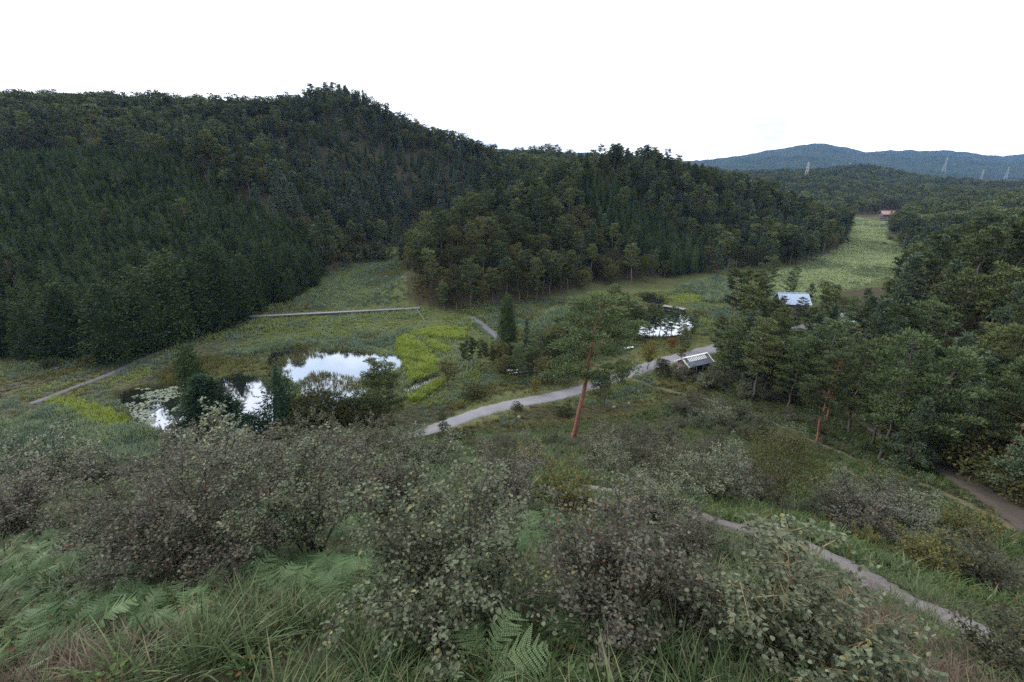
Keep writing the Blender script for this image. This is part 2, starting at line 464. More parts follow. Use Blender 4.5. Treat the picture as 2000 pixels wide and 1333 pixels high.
def obj(name, mesh, parent=None, loc=(0, 0, 0), rz=0.0, scale=1.0, rot=None):
    o = bpy.data.objects.new(name, mesh)
    COL.objects.link(o)
    o.location = loc
    o.rotation_euler = rot if rot is not None else (0, 0, rz)
    o.scale = (scale, scale, scale) if isinstance(scale, (int, float)) else scale
    if parent is not None:
        o.parent = parent
    return o
def tag(o, label=None, cat=None, group=None, kind=None):
    if label: o['label'] = label
    if cat: o['category'] = cat
    if group: o['group'] = group
    if kind: o['kind'] = kind
    return o
def thing(name, label, cat, loc, rz=0.0, scale=1.0, group=None, rot=None):
    return tag(obj(name, None, None, loc, rz, scale, rot), label, cat, group)

def scatter(name, P, rot, scl, idx, meshes, label, cat=None):
    """uncountable stuff: small meshes set out on points with geometry nodes"""
    P = np.asarray(P, np.float32); n = len(P)
    if n == 0:
        return None
    me = bpy.data.meshes.new(name + '_points')
    me.vertices.add(n); me.vertices.foreach_set('co', P.ravel())
    for an, ty, dat in (('rot', 'FLOAT_VECTOR', np.asarray(rot, np.float32)), ('scl', 'FLOAT_VECTOR', np.asarray(scl, np.float32)), ('pick', 'INT', np.asarray(idx, np.int32))):
        a = me.attributes.new(an, ty, 'POINT')
        a.data.foreach_set('vector' if ty == 'FLOAT_VECTOR' else 'value', dat.ravel())
    col = bpy.data.collections.new(name + '_kinds')
    for i, m in enumerate(meshes):
        col.objects.link(bpy.data.objects.new('%s_kind_%02d' % (name, i), m))
    o = obj(name, me)
    ng = bpy.data.node_groups.new(name + '_scatter', 'GeometryNodeTree')
    ng.interface.new_socket('Geometry', in_out='INPUT', socket_type='NodeSocketGeometry')
    ng.interface.new_socket('Geometry', in_out='OUTPUT', socket_type='NodeSocketGeometry')
    gi = ng.nodes.new('NodeGroupInput'); go = ng.nodes.new('NodeGroupOutput')
    ip = ng.nodes.new('GeometryNodeInstanceOnPoints'); ci = ng.nodes.new('GeometryNodeCollectionInfo')
    ci.inputs['Collection'].default_value = col
    ci.inputs['Separate Children'].default_value = True
    ci.inputs['Reset Children'].default_value = True
    ip.inputs['Pick Instance'].default_value = True
    L = ng.links.new
    L(gi.outputs[0], ip.inputs['Points']); L(ci.outputs[0], ip.inputs['Instance'])
    for an, ty, so in (('rot', 'FLOAT_VECTOR', 'Rotation'), ('scl', 'FLOAT_VECTOR', 'Scale'), ('pick', 'INT', 'Instance Index')):
        na = ng.nodes.new('GeometryNodeInputNamedAttribute'); na.data_type = ty; na.inputs['Name'].default_value = an
        L(na.outputs[0], ip.inputs[so])
    L(ip.outputs[0], go.inputs[0])
    md = o.modifiers.new('scatter', 'NODES'); md.node_group = ng
    return tag(o, label, cat, None, 'stuff')

def unit(v):
    v = np.asarray(v, float)
    return v / (np.linalg.norm(v, axis=-1, keepdims=True) + 1e-9)

# ------------------------------------------------------------------ the ground sheet
def smooth01(x): return np.clip(x, 0, 1) ** 2 * (3 - 2 * np.clip(x, 0, 1))
FIELD = floorpoly([(1400, 560), (1560, 523), (1645, 488), (1675, 440), (1650, 425), (1735, 436), (1725, 460), (1765, 500), (1745, 540), (1640, 575), (1560, 600), (1420, 580)])
LAWN = floorpoly([(800, 850), (960, 775), (1080, 745), (1230, 690), (1250, 655), (1390, 655), (1400, 690), (1240, 735), (1090, 778), (880, 845)])
LEFT_MEADOW = floorpoly([(470, 625), (640, 560), (780, 505), (800, 600), (900, 615), (950, 650), (900, 700), (780, 705), (520, 690), (440, 700), (420, 650)])
def ground_mesh():
    az = np.concatenate([np.linspace(R(-66), R(66), 430), np.linspace(R(66), R(294), 46)[1:-1]])
    rr = np.concatenate([[0.4], np.geomspace(1.2, 12000, 370)])
    na, nr = len(az), len(rr)
    X = (rr[:, None] * np.sin(az)[None]).ravel(); Y = (rr[:, None] * np.cos(az)[None]).ravel()
    Z = ground(X, Y)
    V = np.stack([X, Y, Z], 1)
    i = np.arange(nr - 1)[:, None] * na; j = np.arange(na)[None]; j2 = (j + 1) % na
    F = np.stack([i + j, i + j2, i + na + j2, i + na + j], -1).reshape(-1, 4)[:, ::-1]
    b = MB(); b.add(V, F, 0, True)
    # close the little hole under the lookout
    b.add(np.vstack([V[:na], [[0, 0, g1(0, 0)]]]), [[(q + 1) % na, q, na] for q in range(na)][::-1], 0, True)
    me = b.mesh('ground', [M['ground']])
    # soil and turf colours by place
    n = len(me.vertices)
    co = np.zeros(n * 3, np.float32); me.vertices.foreach_get('co', co); co = co.reshape(-1, 3)
    x, y, z = co[:, 0].astype(float), co[:, 1].astype(float), co[:, 2].astype(float)
    col = np.tile(np.array([.050, .048, .028]), (n, 1))                       # forest floor
    def put(mask, c):
        col[mask] = c
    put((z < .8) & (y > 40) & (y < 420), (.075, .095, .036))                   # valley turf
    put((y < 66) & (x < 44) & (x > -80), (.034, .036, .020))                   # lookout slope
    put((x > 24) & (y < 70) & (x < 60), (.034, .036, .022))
    put(inpoly(x, y, FIELD), (.15, .185, .09))
    put(inpoly(x, y, LAWN), (.115, .125, .048))
    put(inpoly(x, y, LEFT_MEADOW), (.09, .115, .045))
    put((x < -60) & (y > 55) & (y < 110) & (z < 9), (.085, .080, .052))        # bare brown clearing
    for p in PONDS.values():
        put(inpoly(x, y, p), (.03, .03, .022))
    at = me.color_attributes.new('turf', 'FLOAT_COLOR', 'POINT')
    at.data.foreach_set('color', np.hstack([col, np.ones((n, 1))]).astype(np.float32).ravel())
    return me
m, t, p = newmat('ground_turf_and_soil')
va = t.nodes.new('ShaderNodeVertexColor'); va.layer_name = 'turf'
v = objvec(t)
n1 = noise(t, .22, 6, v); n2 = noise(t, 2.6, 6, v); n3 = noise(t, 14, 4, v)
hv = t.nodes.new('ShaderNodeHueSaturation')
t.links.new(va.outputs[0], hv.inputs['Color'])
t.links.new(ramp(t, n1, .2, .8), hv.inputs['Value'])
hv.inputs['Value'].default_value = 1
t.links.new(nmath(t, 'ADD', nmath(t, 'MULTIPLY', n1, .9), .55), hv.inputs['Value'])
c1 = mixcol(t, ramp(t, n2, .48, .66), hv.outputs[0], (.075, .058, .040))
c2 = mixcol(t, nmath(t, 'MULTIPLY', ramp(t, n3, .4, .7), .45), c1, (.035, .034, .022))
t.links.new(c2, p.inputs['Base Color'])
p.inputs['Roughness'].default_value = .95; p.inputs['Specular IOR Level'].default_value = .02
bump(t, p, nmath(t, 'ADD', n2, n3), .8, .12)
M['ground'] = m
tag(obj('ground', ground_mesh()), kind='structure')

# ------------------------------------------------------------------ far mountains
m, t, p = newmat('mountain_forest')
v = objvec(t)
a = noise(t, .02, 8, v, .7); b_ = noise(t, .0035, 5, v)
vo = t.nodes.new('ShaderNodeTexVoronoi'); vo.inputs['Scale'].default_value = .06; t.links.new(v, vo.inputs['Vector'])
c = mixcol(t, ramp(t, a, .3, .7), (.016, .028, .014), (.048, .064, .030))
c = mixcol(t, nmath(t, 'MULTIPLY', ramp(t, b_, .45, .65), .5), c, (.05, .06, .028))
t.links.new(c, p.inputs['Base Color']); p.inputs['Roughness'].default_value = 1.0; p.inputs['Specular IOR Level'].default_value = 0
bump(t, p, nmath(t, 'SUBTRACT', a, nmath(t, 'MULTIPLY', vo.outputs['Distance'], .5)), 1.0, 14.0)
M['mountain'] = m
def mountain_mesh():
    sky_px = np.array([[-700, 296], [300, 294], [700, 292], [930, 291], [965, 289], [1000, 292], [1150, 300], [1350, 316], [1420, 308], [1500, 296], [1560, 286], [1590, 281], [1612, 281], [1650, 288], [1690, 297], [1740, 294], [1800, 296], [1850, 294], [1900, 300], [1955, 308], [2000, 303], [2200, 292], [2900, 296]], float)
    na, nr = 620, 110
    pxs = np.linspace(-600, 2800, na)
    pys = np.interp(pxs, sky_px[:, 0], sky_px[:, 1])
    s = np.linspace(0, 1, nr)
    crest = 3600.0
    V = np.zeros((nr, na, 3))
    for j, (px, py) in enumerate(zip(pxs, pys)):
        x, y, z = atY(px, py, crest)
        ux, uy = x / crest, 1.0
        Yk = 1500 + (s * 3000)
        V[:, j, 0] = ux * Yk; V[:, j, 1] = Yk
        q = (Yk - crest) / (crest - 1500)
        prof = np.where(q < 0, (1 + q) ** 1.35, 1 - q * .9)
        V[:, j, 2] = 8 + (z - 8) * prof
    x, y = V[..., 0].ravel(), V[..., 1].ravel()
    q = (y - crest) / (crest - 1500)
    rid = 1 - np.abs(2 * fbm(x / 520 + y / 900, y / 1500, 31, 5) - 1) * 1.6
    amp = np.clip(1 - np.abs(q + .45) / .5, 0, 1)
    dz = (rid - .55) * 95 * amp + (fbm(x / 60, y / 60, 77, 4) - .5) * 20 + (vnoise(x / 11, y / 11, 3) - .5) * 6
    V[..., 2] += dz.reshape(nr, na)
    i = np.arange(nr - 1)[:, None] * na; j = np.arange(na - 1)[None]
    F = np.stack([i + j, i + j + 1, i + na + j + 1, i + na + j], -1).reshape(-1, 4)
    b = MB(); b.add(V.reshape(-1, 3), F, 0, True)
    return b.mesh('mountains', [M['mountain']])
tag(obj('mountains', mountain_mesh()), kind='structure')

# ------------------------------------------------------------------ water
m, t, p = newmat('still_pond_water')
v = objvec(t)
p.inputs['Base Color'].default_value = (.012, .014, .010, 1); p.inputs['Roughness'].default_value = .02
p.inputs['IOR'].default_value = 1.33; p.inputs['Specular IOR Level'].default_value = .5
gl = t.nodes.new('ShaderNodeBsdfGlossy'); gl.inputs['Roughness'].default_value = .015; gl.inputs['Color'].default_value = (.95, .97, 1, 1)
lw = t.nodes.new('ShaderNodeLayerWeight'); lw.inputs['Blend'].default_value = .33
bp = t.nodes.new('ShaderNodeBump'); bp.inputs['Strength'].default_value = .12; bp.inputs['Distance'].default_value = .02
t.links.new(noise(t, 1.4, 4, v), bp.inputs['Height'])
for q in (p, gl):
    t.links.new(bp.outputs[0], q.inputs['Normal'])
ms = t.nodes.new('ShaderNodeMixShader')
t.links.new(lw.outputs['Facing'], ms.inputs[0]); t.links.new(p.outputs[0], ms.inputs[1]); t.links.new(gl.outputs[0], ms.inputs[2])
t.links.new(ms.outputs[0], t.nodes['Material Output'].inputs[0])
M['water'] = m
def dense_poly(poly, step=1.2, wob=.5, seed=0):
    out = []
    rg = np.random.default_rng(seed)
    for i in range(len(poly)):
        a = np.array(poly[i]); b = np.array(poly[(i + 1) % len(poly)])
        k = max(1, int(np.hypot(*(b - a)) / step))
        for q in range(k):
            out.append(a + (b - a) * q / k + rg.uniform(-wob, wob, 2))
    return out
def flat_mesh(name, poly, z, mat, thick=0.0):
    """one sheet in the shape of a free outline, cut into a fine grid of strips"""
    import bmesh
    bm = bmesh.new()
    vs = [bm.verts.new((q[0], q[1], z)) for q in poly]
    f = bm.faces.new(vs)
    if f.normal.z < 0:
        f.normal_flip()
    bmesh.ops.triangulate(bm, faces=[f])
    bmesh.ops.recalc_face_normals(bm, faces=bm.faces[:])
    for f in bm.faces:
        if f.normal.z < 0:
            f.normal_flip()
    me = bpy.data.meshes.new(name); bm.to_mesh(me); bm.free()
    me.materials.append(mat)
    return me
for i, (k, q) in enumerate(PONDS.items()):
    cx0 = np.mean(np.array(q), 0)
    big = [tuple(cx0 + (np.array(w) - cx0) * 1.0) for w in q]
    tag(obj('water', flat_mesh(k, dense_poly(big, 1.0, .22, i), -0.06, M['water'])), kind='structure')

# ------------------------------------------------------------------ roads and paths
def gravelmat(name, a, b, c, scale=30.0):
    m, t, p = newmat(name)
    v = objvec(t)
    n1 = noise(t, .35, 6, v); n2 = noise(t, scale, 5, v, .7)
    vo = t.nodes.new('ShaderNodeTexVoronoi'); vo.inputs['Scale'].default_value = scale; t.links.new(v, vo.inputs['Vector'])
    col = mixcol(t, ramp(t, n2, .3, .7), a, b)
    col = mixcol(t, nmath(t, 'MULTIPLY', ramp(t, n1, .45, .7), .6), col, c)
    t.links.new(col, p.inputs['Base Color']); p.inputs['Roughness'].default_value = .9; p.inputs['Specular IOR Level'].default_value = .15
    bump(t, p, nmath(t, 'ADD', vo.outputs['Distance'], n2), .7, .03)
    return m
M['road'] = gravelmat('pale_gravel_road', (.145, .145, .165), (.205, .205, .225), (.12, .112, .095), 9)
M['asphalt'] = gravelmat('old_path_asphalt', (.08, .08, .092), (.115, .115, .128), (.075, .07, .06), 12)
M['gravel'] = gravelmat('purple_grey_gravel', (.07, .06, .064), (.23, .205, .205), (.06, .048, .04), 26)
M['dirt'] = gravelmat('brown_dirt_track', (.055, .045, .038), (.08, .066, .056), (.04, .034, .024), 10)
M['trail'] = gravelmat('worn_trail', (.085, .072, .048), (.12, .10, .068), (.05, .052, .026), 8)
def catmull(P, n):
    P = np.asarray(P, float)
    P = np.vstack([2 * P[0] - P[1], P, 2 * P[-1] - P[-2]])
    out = []
    for i in range(1, len(P) - 2):
        for s in np.linspace(0, 1, n, endpoint=False):
            a, b, c, d = P[i - 1], P[i], P[i + 1], P[i + 2]
            out.append(.5 * ((2 * b) + (-a + c) * s + (2 * a - 5 * b + 4 * c - d) * s * s + (-a + 3 * b - 3 * c + d) * s ** 3))
    out.append(P[-2])
    return np.array(out)
def strip(name, pts, width, mat, lift=.05, seed=1, ragged=.12, n=14):
    c = catmull([q[:2] for q in pts], n)
    T = np.gradient(c, axis=0); T /= np.linalg.norm(T, axis=1, keepdims=True) + 1e-9
    S = np.stack([T[:, 1], -T[:, 0]], 1)
    rg = np.random.default_rng(seed)
    k = len(c)
    w = np.broadcast_to(np.asarray(width, float), (k,)) if np.ndim(width) == 0 else np.interp(np.linspace(0, 1, k), np.linspace(0, 1, len(width)), width)
    offs = np.array([-1.06, -1, -.5, 0, .5, 1, 1.06])
    rag = 1 + rg.uniform(-ragged, ragged, (k, 7)) * (np.abs(offs) > .9)
    P = c[:, None] + S[:, None] * (offs[None, :, None] * rag[..., None] * w[:, None, None] / 2)
    Z = ground(P[..., 0].ravel(), P[..., 1].ravel()).reshape(k, 7)
    Z = Z * .4 + Z[:, 1:6].mean(1, keepdims=True) * .6 + lift
    Z[:, 0] -= .25; Z[:, 6] -= .25
    V = np.dstack([P, Z]).reshape(-1, 3)
    i = np.arange(k - 1)[:, None] * 7; j = np.arange(6)[None]
    F = np.stack([i + j, i + j + 1, i + 7 + j + 1, i + 7 + j], -1).reshape(-1, 4)
    b = MB(); b.add(V, F[:, ::-1], 0, True)
    me = b.mesh(name, [mat])
    if me.polygons[2].normal.z < 0:
        me.flip_normals()
    tag(obj(name, me), kind='structure')
    return c
ROAD = strip('road', [atZ(a, b) for a, b in ((700, 900), (805, 858), (880, 828), (950, 803), (1020, 787), (1090, 773), (1160, 754), (1230, 730), (1300, 706), (1370, 688), (1440, 672), (1520, 655), (1590, 636))], [2.4, 2.5, 2.7, 2.8, 2.8, 2.9, 3.0, 3.3, 3.8, 3.6, 3.2], M['road'], .07)
PATH_L = strip('path', [atZ(a, b) for a, b in ((60, 790), (95, 777), (160, 752), (225, 727), (270, 705), (330, 680), (380, 655), (430, 640))], 1.25, M['asphalt'], .08, 2)
PATH_M = strip('path', [atZ(a, b) for a, b in ((922, 620), (934, 628), (950, 641), (972, 660), (985, 690))], 1.5, M['asphalt'], .09, 3)
TRAIL = strip('trail', [hit(a, b) for a, b in ((1235, 742), (1290, 760), (1370, 778), (1430, 795), (1490, 818), (1560, 850), (1650, 888), (1760, 930), (1850, 968), (1940, 1010), (1990, 1040))], .65, M['trail'], .07, 4, .3)
DIRT = strip('dirt_road', [hit(a, b) for a, b in ((1600, 640), (1560, 672), (1535, 695), (1548, 718), (1590, 752), (1650, 795), (1710, 838), (1780, 878), (1860, 922), (1930, 965), (2000, 1012), (2080, 1070))], [1.6, 1.8, 2.0, 2.2, 2.4, 2.4], M['dirt'], .09, 5)
GRAVEL = strip('footpath', [hit(a, b) for a, b in ((2010, 1300), (1890, 1245), (1815, 1210), (1745, 1172), (1680, 1130), (1590, 1085), (1450, 1042), (1330, 1000), (1240, 975), (1160, 960), (1100, 952))], [1.7, 1.6, 1.3, .8, .7], M['gravel'], .09, 6, .15)

# ------------------------------------------------------------------ tree builders (each returns trunk and crown)
def pine(seed, H=13.0, cs=.38, RC=3.2, nb=24, pads=4, ne=26, el=.42, ew=.13, conical=False, droop=0.0, lean=0.0, wood=6, leaf='pine', bark='bark_dark', pad_r=.62, rk=.0145, flatp=.36):
    rg = np.random.default_rng(seed)
    tr, cr = MB(), MB()
    k = 11
    tt = np.linspace(0, 1, k)
    sw = np.cumsum(rg.normal(0, .010 * H if not conical else .004 * H, (k, 2)), 0); sw[0] = 0
    T = np.stack([sw[:, 0] + lean * H * tt, sw[:, 1], H * tt], 1)
    r0 = rk * H
    tr.tube(T, r0 * (1 - .86 * tt) + .012, max(wood, 6), 0)
    def at(t):
        return np.array([np.interp(t, tt, T[:, q]) for q in range(3)])
    PP, DD = [], []
    for i in range(nb):
        t = cs + (1 - cs) * ((i + rg.uniform(.1, .9)) / nb) ** .92
        tp = (t - cs) / (1 - cs)
        if conical:
            ln = RC * ((1 - tp) * .96 + .08) * rg.uniform(.82, 1.1); rise = .10 - droop
        else:
            ln = RC * (1 - .62 * tp ** 2.2) * rg.uniform(.5, 1.12) * (.75 + .5 * min(1, tp * 2.2)) / 1.12; rise = rg.uniform(.02, .30) + .25 * tp - droop
        a = i * 2.39996 + rg.normal(0, .35)
        dr = np.array([math.cos(a), math.sin(a), 0]); pp = np.array([-dr[1], dr[0], 0])
        b0 = at(t)
        s = np.linspace(0, 1, 4)
        br = b0 + dr * ln * s[:, None] + np.array([0, 0, 1]) * (ln * rise * s ** 1.5)[:, None] + pp * (rg.normal(0, .06 * ln) * s ** 2)[:, None]
        tr.tube(br, np.linspace(r0 * .30 * (1.15 - t) + .02, .012, 4), 4, 0, False)
        np_ = max(2, int(round(pads * (ln / RC) + .6)))
        for q in range(np_):
            u = .34 + .66 * (q + rg.uniform(.2, .9)) / np_
            c = np.array([np.interp(u, s, br[:, w]) for w in range(3)]) + pp * rg.normal(0, .20 * ln * (1.15 - u * .5)) + np.array([0, 0, rg.normal(.06, .10)])
            pr = pad_r * rg.uniform(.65, 1.15) * (.75 + .25 * RC / 3.2)
            m = int(ne * rg.uniform(.7, 1.2))
            e = unit(rg.normal(0, 1, (m, 3))) * (rg.uniform(.2, 1, (m, 1)) ** .6)
            pos = c + e * np.array([pr, pr, pr * flatp])
            d = unit(e * np.array([.9, .9, .25]) + np.array([0, 0, .42 - droop]) + rg.normal(0, .28, (m, 3)) + dr * .35)
            PP.append(pos); DD.append(d)
    PP = np.concatenate(PP); DD = np.concatenate(DD)
    n = len(PP)
    cr.leaves(PP, DD, unit(rg.normal(0, .45, (n, 3)) + np.array([0, 0, 1])), el * rg.uniform(.7, 1.3, n), ew * rg.uniform(.7, 1.3, n), 0, .1)
    return tr, cr, bark, leaf

def cone_tree(seed, H=11.0, RB=2.6, nt_=130, ne=15, el=.5, ew=.2, power=.85, leaf='cypress', bark='bark_dark', base=.05, core=.72, spread=.42, up=.3, rough=.16):
    rg = np.random.default_rng(seed)
    tr, cr = MB(), MB()
    tr.tube([[0, 0, 0], [0, 0, H * .5], [0, 0, H * .97]], [.016 * H, .011 * H, .01], 7, 0)
    def rad(t):
        return RB * np.clip(1 - t, 0, 1) ** power * (.55 + .45 * smooth01((t - base) / .12 + .25))
    t = np.linspace(base, 1, 400); w = rad(t) + .1; cdf = np.cumsum(w) / w.sum()
    lob = rg.uniform(0, 6.28, 3)
    for i in range(nt_):
        tt = np.interp((i + rg.uniform()) / nt_, cdf, t)
        a = i * 2.39996 + rg.normal(0, .3)
        lump = 1 + rough * (math.sin(3 * a + lob[0] + 9 * tt) + math.sin(5 * a + lob[1] - 13 * tt)) * .6 + rg.normal(0, rough * .5)
        rr = rad(tt) * lump + .08
        dr = np.array([math.cos(a), math.sin(a), 0])
        c = dr * rr * .86 + np.array([0, 0, H * tt])
        m = int(ne * rg.uniform(.7, 1.3))
        e = rg.normal(0, 1, (m, 3)) * spread * np.array([1, 1, .8])
        e += dr * rg.uniform(-.5, .25, (m, 1)) * (.4 + rr * .2)
        pos = c + e
        d = unit(dr * .8 + np.array([0, 0, up]) + rg.normal(0, .45, (m, 3)))
        cr.leaves(pos, d, unit(rg.normal(0, .5, (m, 3)) + np.array([0, 0, 1]) * .7 + dr * .5), el * rg.uniform(.6, 1.3, m), ew * rg.uniform(.7, 1.3, m), 0, .1)
    if core:
        zz = np.linspace(base + .02, .96, 7)
        pr = [[.01, H * (base + .01)]] + [[rad(q) * core + .01, H * q] for q in zz] + [[.01, H * .985]]
        cr.lathe(pr, 9, 0, .14, rg)
    return tr, cr, bark, leaf

def broad_tree(seed, H=9.0, RC=3.6, blobs=12, per=170, el=.34, ew=.24, leaf='broad', bark='bark_dark', cs=.28, flat=.75, wide=1.0):
    rg = np.random.default_rng(seed)
    tr, cr = MB(), MB()
    fork = H * rg.uniform(.22, .34)
    tr.tube([[0, 0, 0], [rg.normal(0, .1), rg.normal(0, .1), fork * .5], [rg.normal(0, .15), rg.normal(0, .15), fork]], [.022 * H, .017 * H, .014 * H], 7, 0)
    for i in range(blobs):
        u = (i + .5) / blobs
        a = i * 2.39996 + rg.normal(0, .3)
        zc = H * (cs + (1 - cs) * (.12 + .74 * u)) + rg.normal(0, .03 * H)
        prof = math.sin(math.pi * min(.97, .22 + .70 * u)) ** .8
        rr = RC * .62 * prof * rg.uniform(.5, 1.15) * wide
        c = np.array([math.cos(a) * rr, math.sin(a) * rr, zc])
        br = RC * rg.uniform(.36, .56) * (.75 + .25 * prof)
        tr.tube([[0, 0, fork * .95], c * np.array([.45, .45, 0]) + np.array([0, 0, (fork + zc) * .52]), c], [.010 * H, .006 * H, .012], 5, 0, False)
        m = int(per * rg.uniform(.75, 1.25))
        e = unit(rg.normal(0, 1, (m, 3)) + np.array([0, 0, .25]))
        sub = unit(rg.normal(0, 1, (7, 3)))
        lum = np.max(e @ sub.T, axis=1)
        pos = c + e * (br * rg.uniform(.55, 1.0, (m, 1)) * (.72 + .34 * lum[:, None])) * np.array([1, 1, flat])
        d = unit(e + rg.normal(0, .7, (m, 3)) + np.array([0, 0, -.15]))
        cr.leaves(pos, d, unit(e + np.array([0, 0, .8]) + rg.normal(0, .5, (m, 3))), el * rg.uniform(.65, 1.35, m), ew * rg.uniform(.7, 1.3, m), 0, .08)
    return tr, cr, bark, leaf

class Proto:
    def __init__(self, name, parts):
        tr, cr, bark, leaf = parts
        self.trunk = tr.mesh(name + '_trunk', [M[bark]])
        self.crown = cr.mesh(name + '_crown', [M[leaf]])
        j = MB()
        for F, mt, s in tr.f: j.f.append((F, 0, s))
        j.v = list(tr.v); off = tr.n
        for F, mt, s in cr.f: j.f.append((F + off, 1, s))
        j.v += cr.v
        self.whole = j.mesh(name + '_whole', [M[bark], M[leaf]])
    def place(self, name, label, cat, loc, rz, scale, group=None, parts=True, rot=None):
        if parts:
            o = thing(name, label, cat, loc, rz, scale, group, rot)
            obj('trunk', self.trunk, o); c = obj('crown', self.crown, o)
            return o
        o = obj(name, self.whole, None, loc, rz, scale, rot)
        return tag(o, label, cat, group)

PR = {}
PR['pine'] = [Proto('pine%d' % i, pine(100 + i, 12 + i % 3, [.40, .32, .48, .36, .44, .30][i], [3.0, 3.3, 2.7, 3.4, 2.9, 3.1][i], 26 + i % 4, 5, 26, .56, .20, flatp=.26, bark='bark_red' if i in (4,) else 'bark_dark')) for i in range(6)]
PR['pine'].append(Proto('pine6', pine(107, 14, .56, 2.6, 18, 4, 26, .6, .22, bark='bark_grey')))
PR['young_pine'] = [Proto('young_pine%d' % i, pine(140 + i, 11, .12, [2.7, 2.4, 3.0][i], 42, 3, 18, .6, .24, True, -.02 if i else .05, leaf='pine_pale', pad_r=.5)) for i in range(3)]
PR['cypress'] = [Proto('cypress%d' % i, cone_tree(160 + i, 10, [2.5, 2.8, 2.3, 2.6][i], 135, 17, .5, .22, power=[.78, .88, .72, .82][i], rough=.22)) for i in range(4)]
PR['near_cypress'] = [Proto('near_cypress%d' % i, cone_tree(170 + i, 10, [2.7, 3.0, 2.4][i], 320, 24, .34, .12, power=[.80, .9, .74][i], rough=.24, spread=.32)) for i in range(3)]
PR['near_pine'] = [Proto('near_pine%d' % i, pine(110 + i, 12 + i % 2, [.20, .34, .14, .24][i], [3.2, 3.0, 3.4, 2.9][i], 34, 6, 52, .34, .11, leaf='pine' if i % 2 else 'pine_light', flatp=.26, bark='bark_red' if i == 1 else 'bark_dark', wood=8)) for i in range(4)]
PR['near_young_pine'] = [Proto('near_young_pine%d' % i, pine(150 + i, 11, .08, [2.7, 3.0][i], 52, 5, 34, .34, .12, True, -.03 if i else .04, leaf='pine_pale', pad_r=.5, wood=8)) for i in range(2)]
PR['cedar'] = [Proto('cedar%d' % i, cone_tree(180 + i, 13, [1.8, 2.1, 1.6][i], 110, 14, .55, .2, .95, 'cedar', up=.45, rough=.22, base=.12)) for i in range(3)]
PR['broad'] = [Proto('broad%d' % i, broad_tree(200 + i, 8.5 + i % 2, [3.6, 3.2, 3.9, 3.0][i], [12, 10, 14, 11][i], 165, leaf=['broad', 'broad', 'broad', 'broad_dark'][i])) for i in range(4)]
PR['far_pine'] = [Proto('far_pine%d' % i, pine(300 + i, 12, [.35, .42, .30][i], 3.3, 15, 3, 14, .85, .32, pad_r=.8)) for i in range(3)]
PR['far_broad'] = [Proto('far_broad%d' % i, broad_tree(320 + i, 10, 4.2, 9, 50, .75, .55)) for i in range(2)]
PR['far_cedar'] = [Proto('far_cedar%d' % i, cone_tree(340 + i, 13, 2.2, 50, 9, .9, .38, .95, 'cedar', up=.45, base=.1)) for i in range(2)]

# ------------------------------------------------------------------ where the forest stands
def clear_mask(x, y, z):
    """places without forest: water, tracks, meadows, the lookout slope"""
    c = inpoly(x, y, [(-260, -80), (-150, 30), (-118, 58), (-105, 82), (-80, 84), (-64, 105), (-60, 112), (-50, 60), (20, 66), (34, 74), (40, 70), (43, 55), (39, 40), (33, 26), (31, 10), (30, -80)])
    c |= inpoly(x, y, FIELD)
    c |= (z < .35)
    for path, w in ((ROAD, 4.5), (DIRT, 2.0), (TRAIL, 1.5), (PATH_L, 2.0), (PATH_M, 2.0)):
        for q in path[::2]:
            c |= (x - q[0]) ** 2 + (y - q[1]) ** 2 < w * w
    return c
KIND_PX = [
    ('cypress', [(-100, 295), (180, 285), (330, 300), (480, 380), (600, 440), (650, 560), (430, 640), (240, 720), (-100, 740)]),
    ('cedar', [(1140, 335), (1205, 352), (1320, 440), (1400, 520), (1330, 520), (1230, 480), (1120, 392)]),
    ('cedar', [(720, 285), (800, 290), (950, 330), (930, 380), (820, 350), (740, 325)]),
    ('young_pine', [(430, 290), (560, 300), (720, 330), (900, 330), (930, 400), (700, 430), (560, 400)]),
    ('mix_broad', [(780, 440), (900, 400), (1060, 430), (1200, 490), (1420, 520), (1400, 570), (1100, 600), (800, 620)]),
    ('young_pine', [(1720, 600), (1830, 560), (2100, 600), (2100, 800), (1800, 780)]),
]
pts = []
for cell, x0, x1, y0, y1 in ((4.1, -330, 330, 12, 345), (6.4, -300, 760, 345, 1050)):
    gx, gy = np.meshgrid(np.arange(x0, x1, cell), np.arange(y0, y1, cell))
    gx = gx + np.where((np.arange(gx.shape[0]) % 2)[:, None] == 1, cell / 2, 0)
    x = (gx + RG.uniform(-.36, .36, gx.shape) * cell).ravel(); y = (gy + RG.uniform(-.36, .36, gx.shape) * cell).ravel()
    pts.append(np.stack([x, y], 1))
for x0, x1, y0, y1 in ((-235, -55, 80, 215), (5, 120, 140, 240)):
    gx, gy = np.meshgrid(np.arange(x0, x1, 2.9), np.arange(y0, y1, 2.9))
    pts.append(np.stack([(gx + RG.uniform(-.22, .22, gx.shape) * 2.9).ravel(), (gy + RG.uniform(-.22, .22, gx.shape) * 2.9).ravel()], 1))
rowed = np.concatenate([np.zeros(len(pts[0]) + len(pts[1]), bool), np.ones(len(pts[2]) + len(pts[3]), bool)])
pts = np.concatenate(pts)
a_ = np.abs(np.arctan2(pts[:, 0], pts[:, 1]))
rowed = rowed[a_ < R(66)]
pts = pts[a_ < R(66)]
z = ground(pts[:, 0], pts[:, 1])
keep = ~clear_mask(pts[:, 0], pts[:, 1], z)
P3 = np.column_stack([pts, z])
ppx, ppy, _ = project(P3 + np.array([0, 0, 7.0]))
inrow = np.zeros(len(P3), bool)
for kn, poly in KIND_PX[:2]:
    inrow |= inpoly(ppx, ppy, poly) & (P3[:, 1] < 245)
keep &= (rowed == inrow)
P3 = P3[keep]
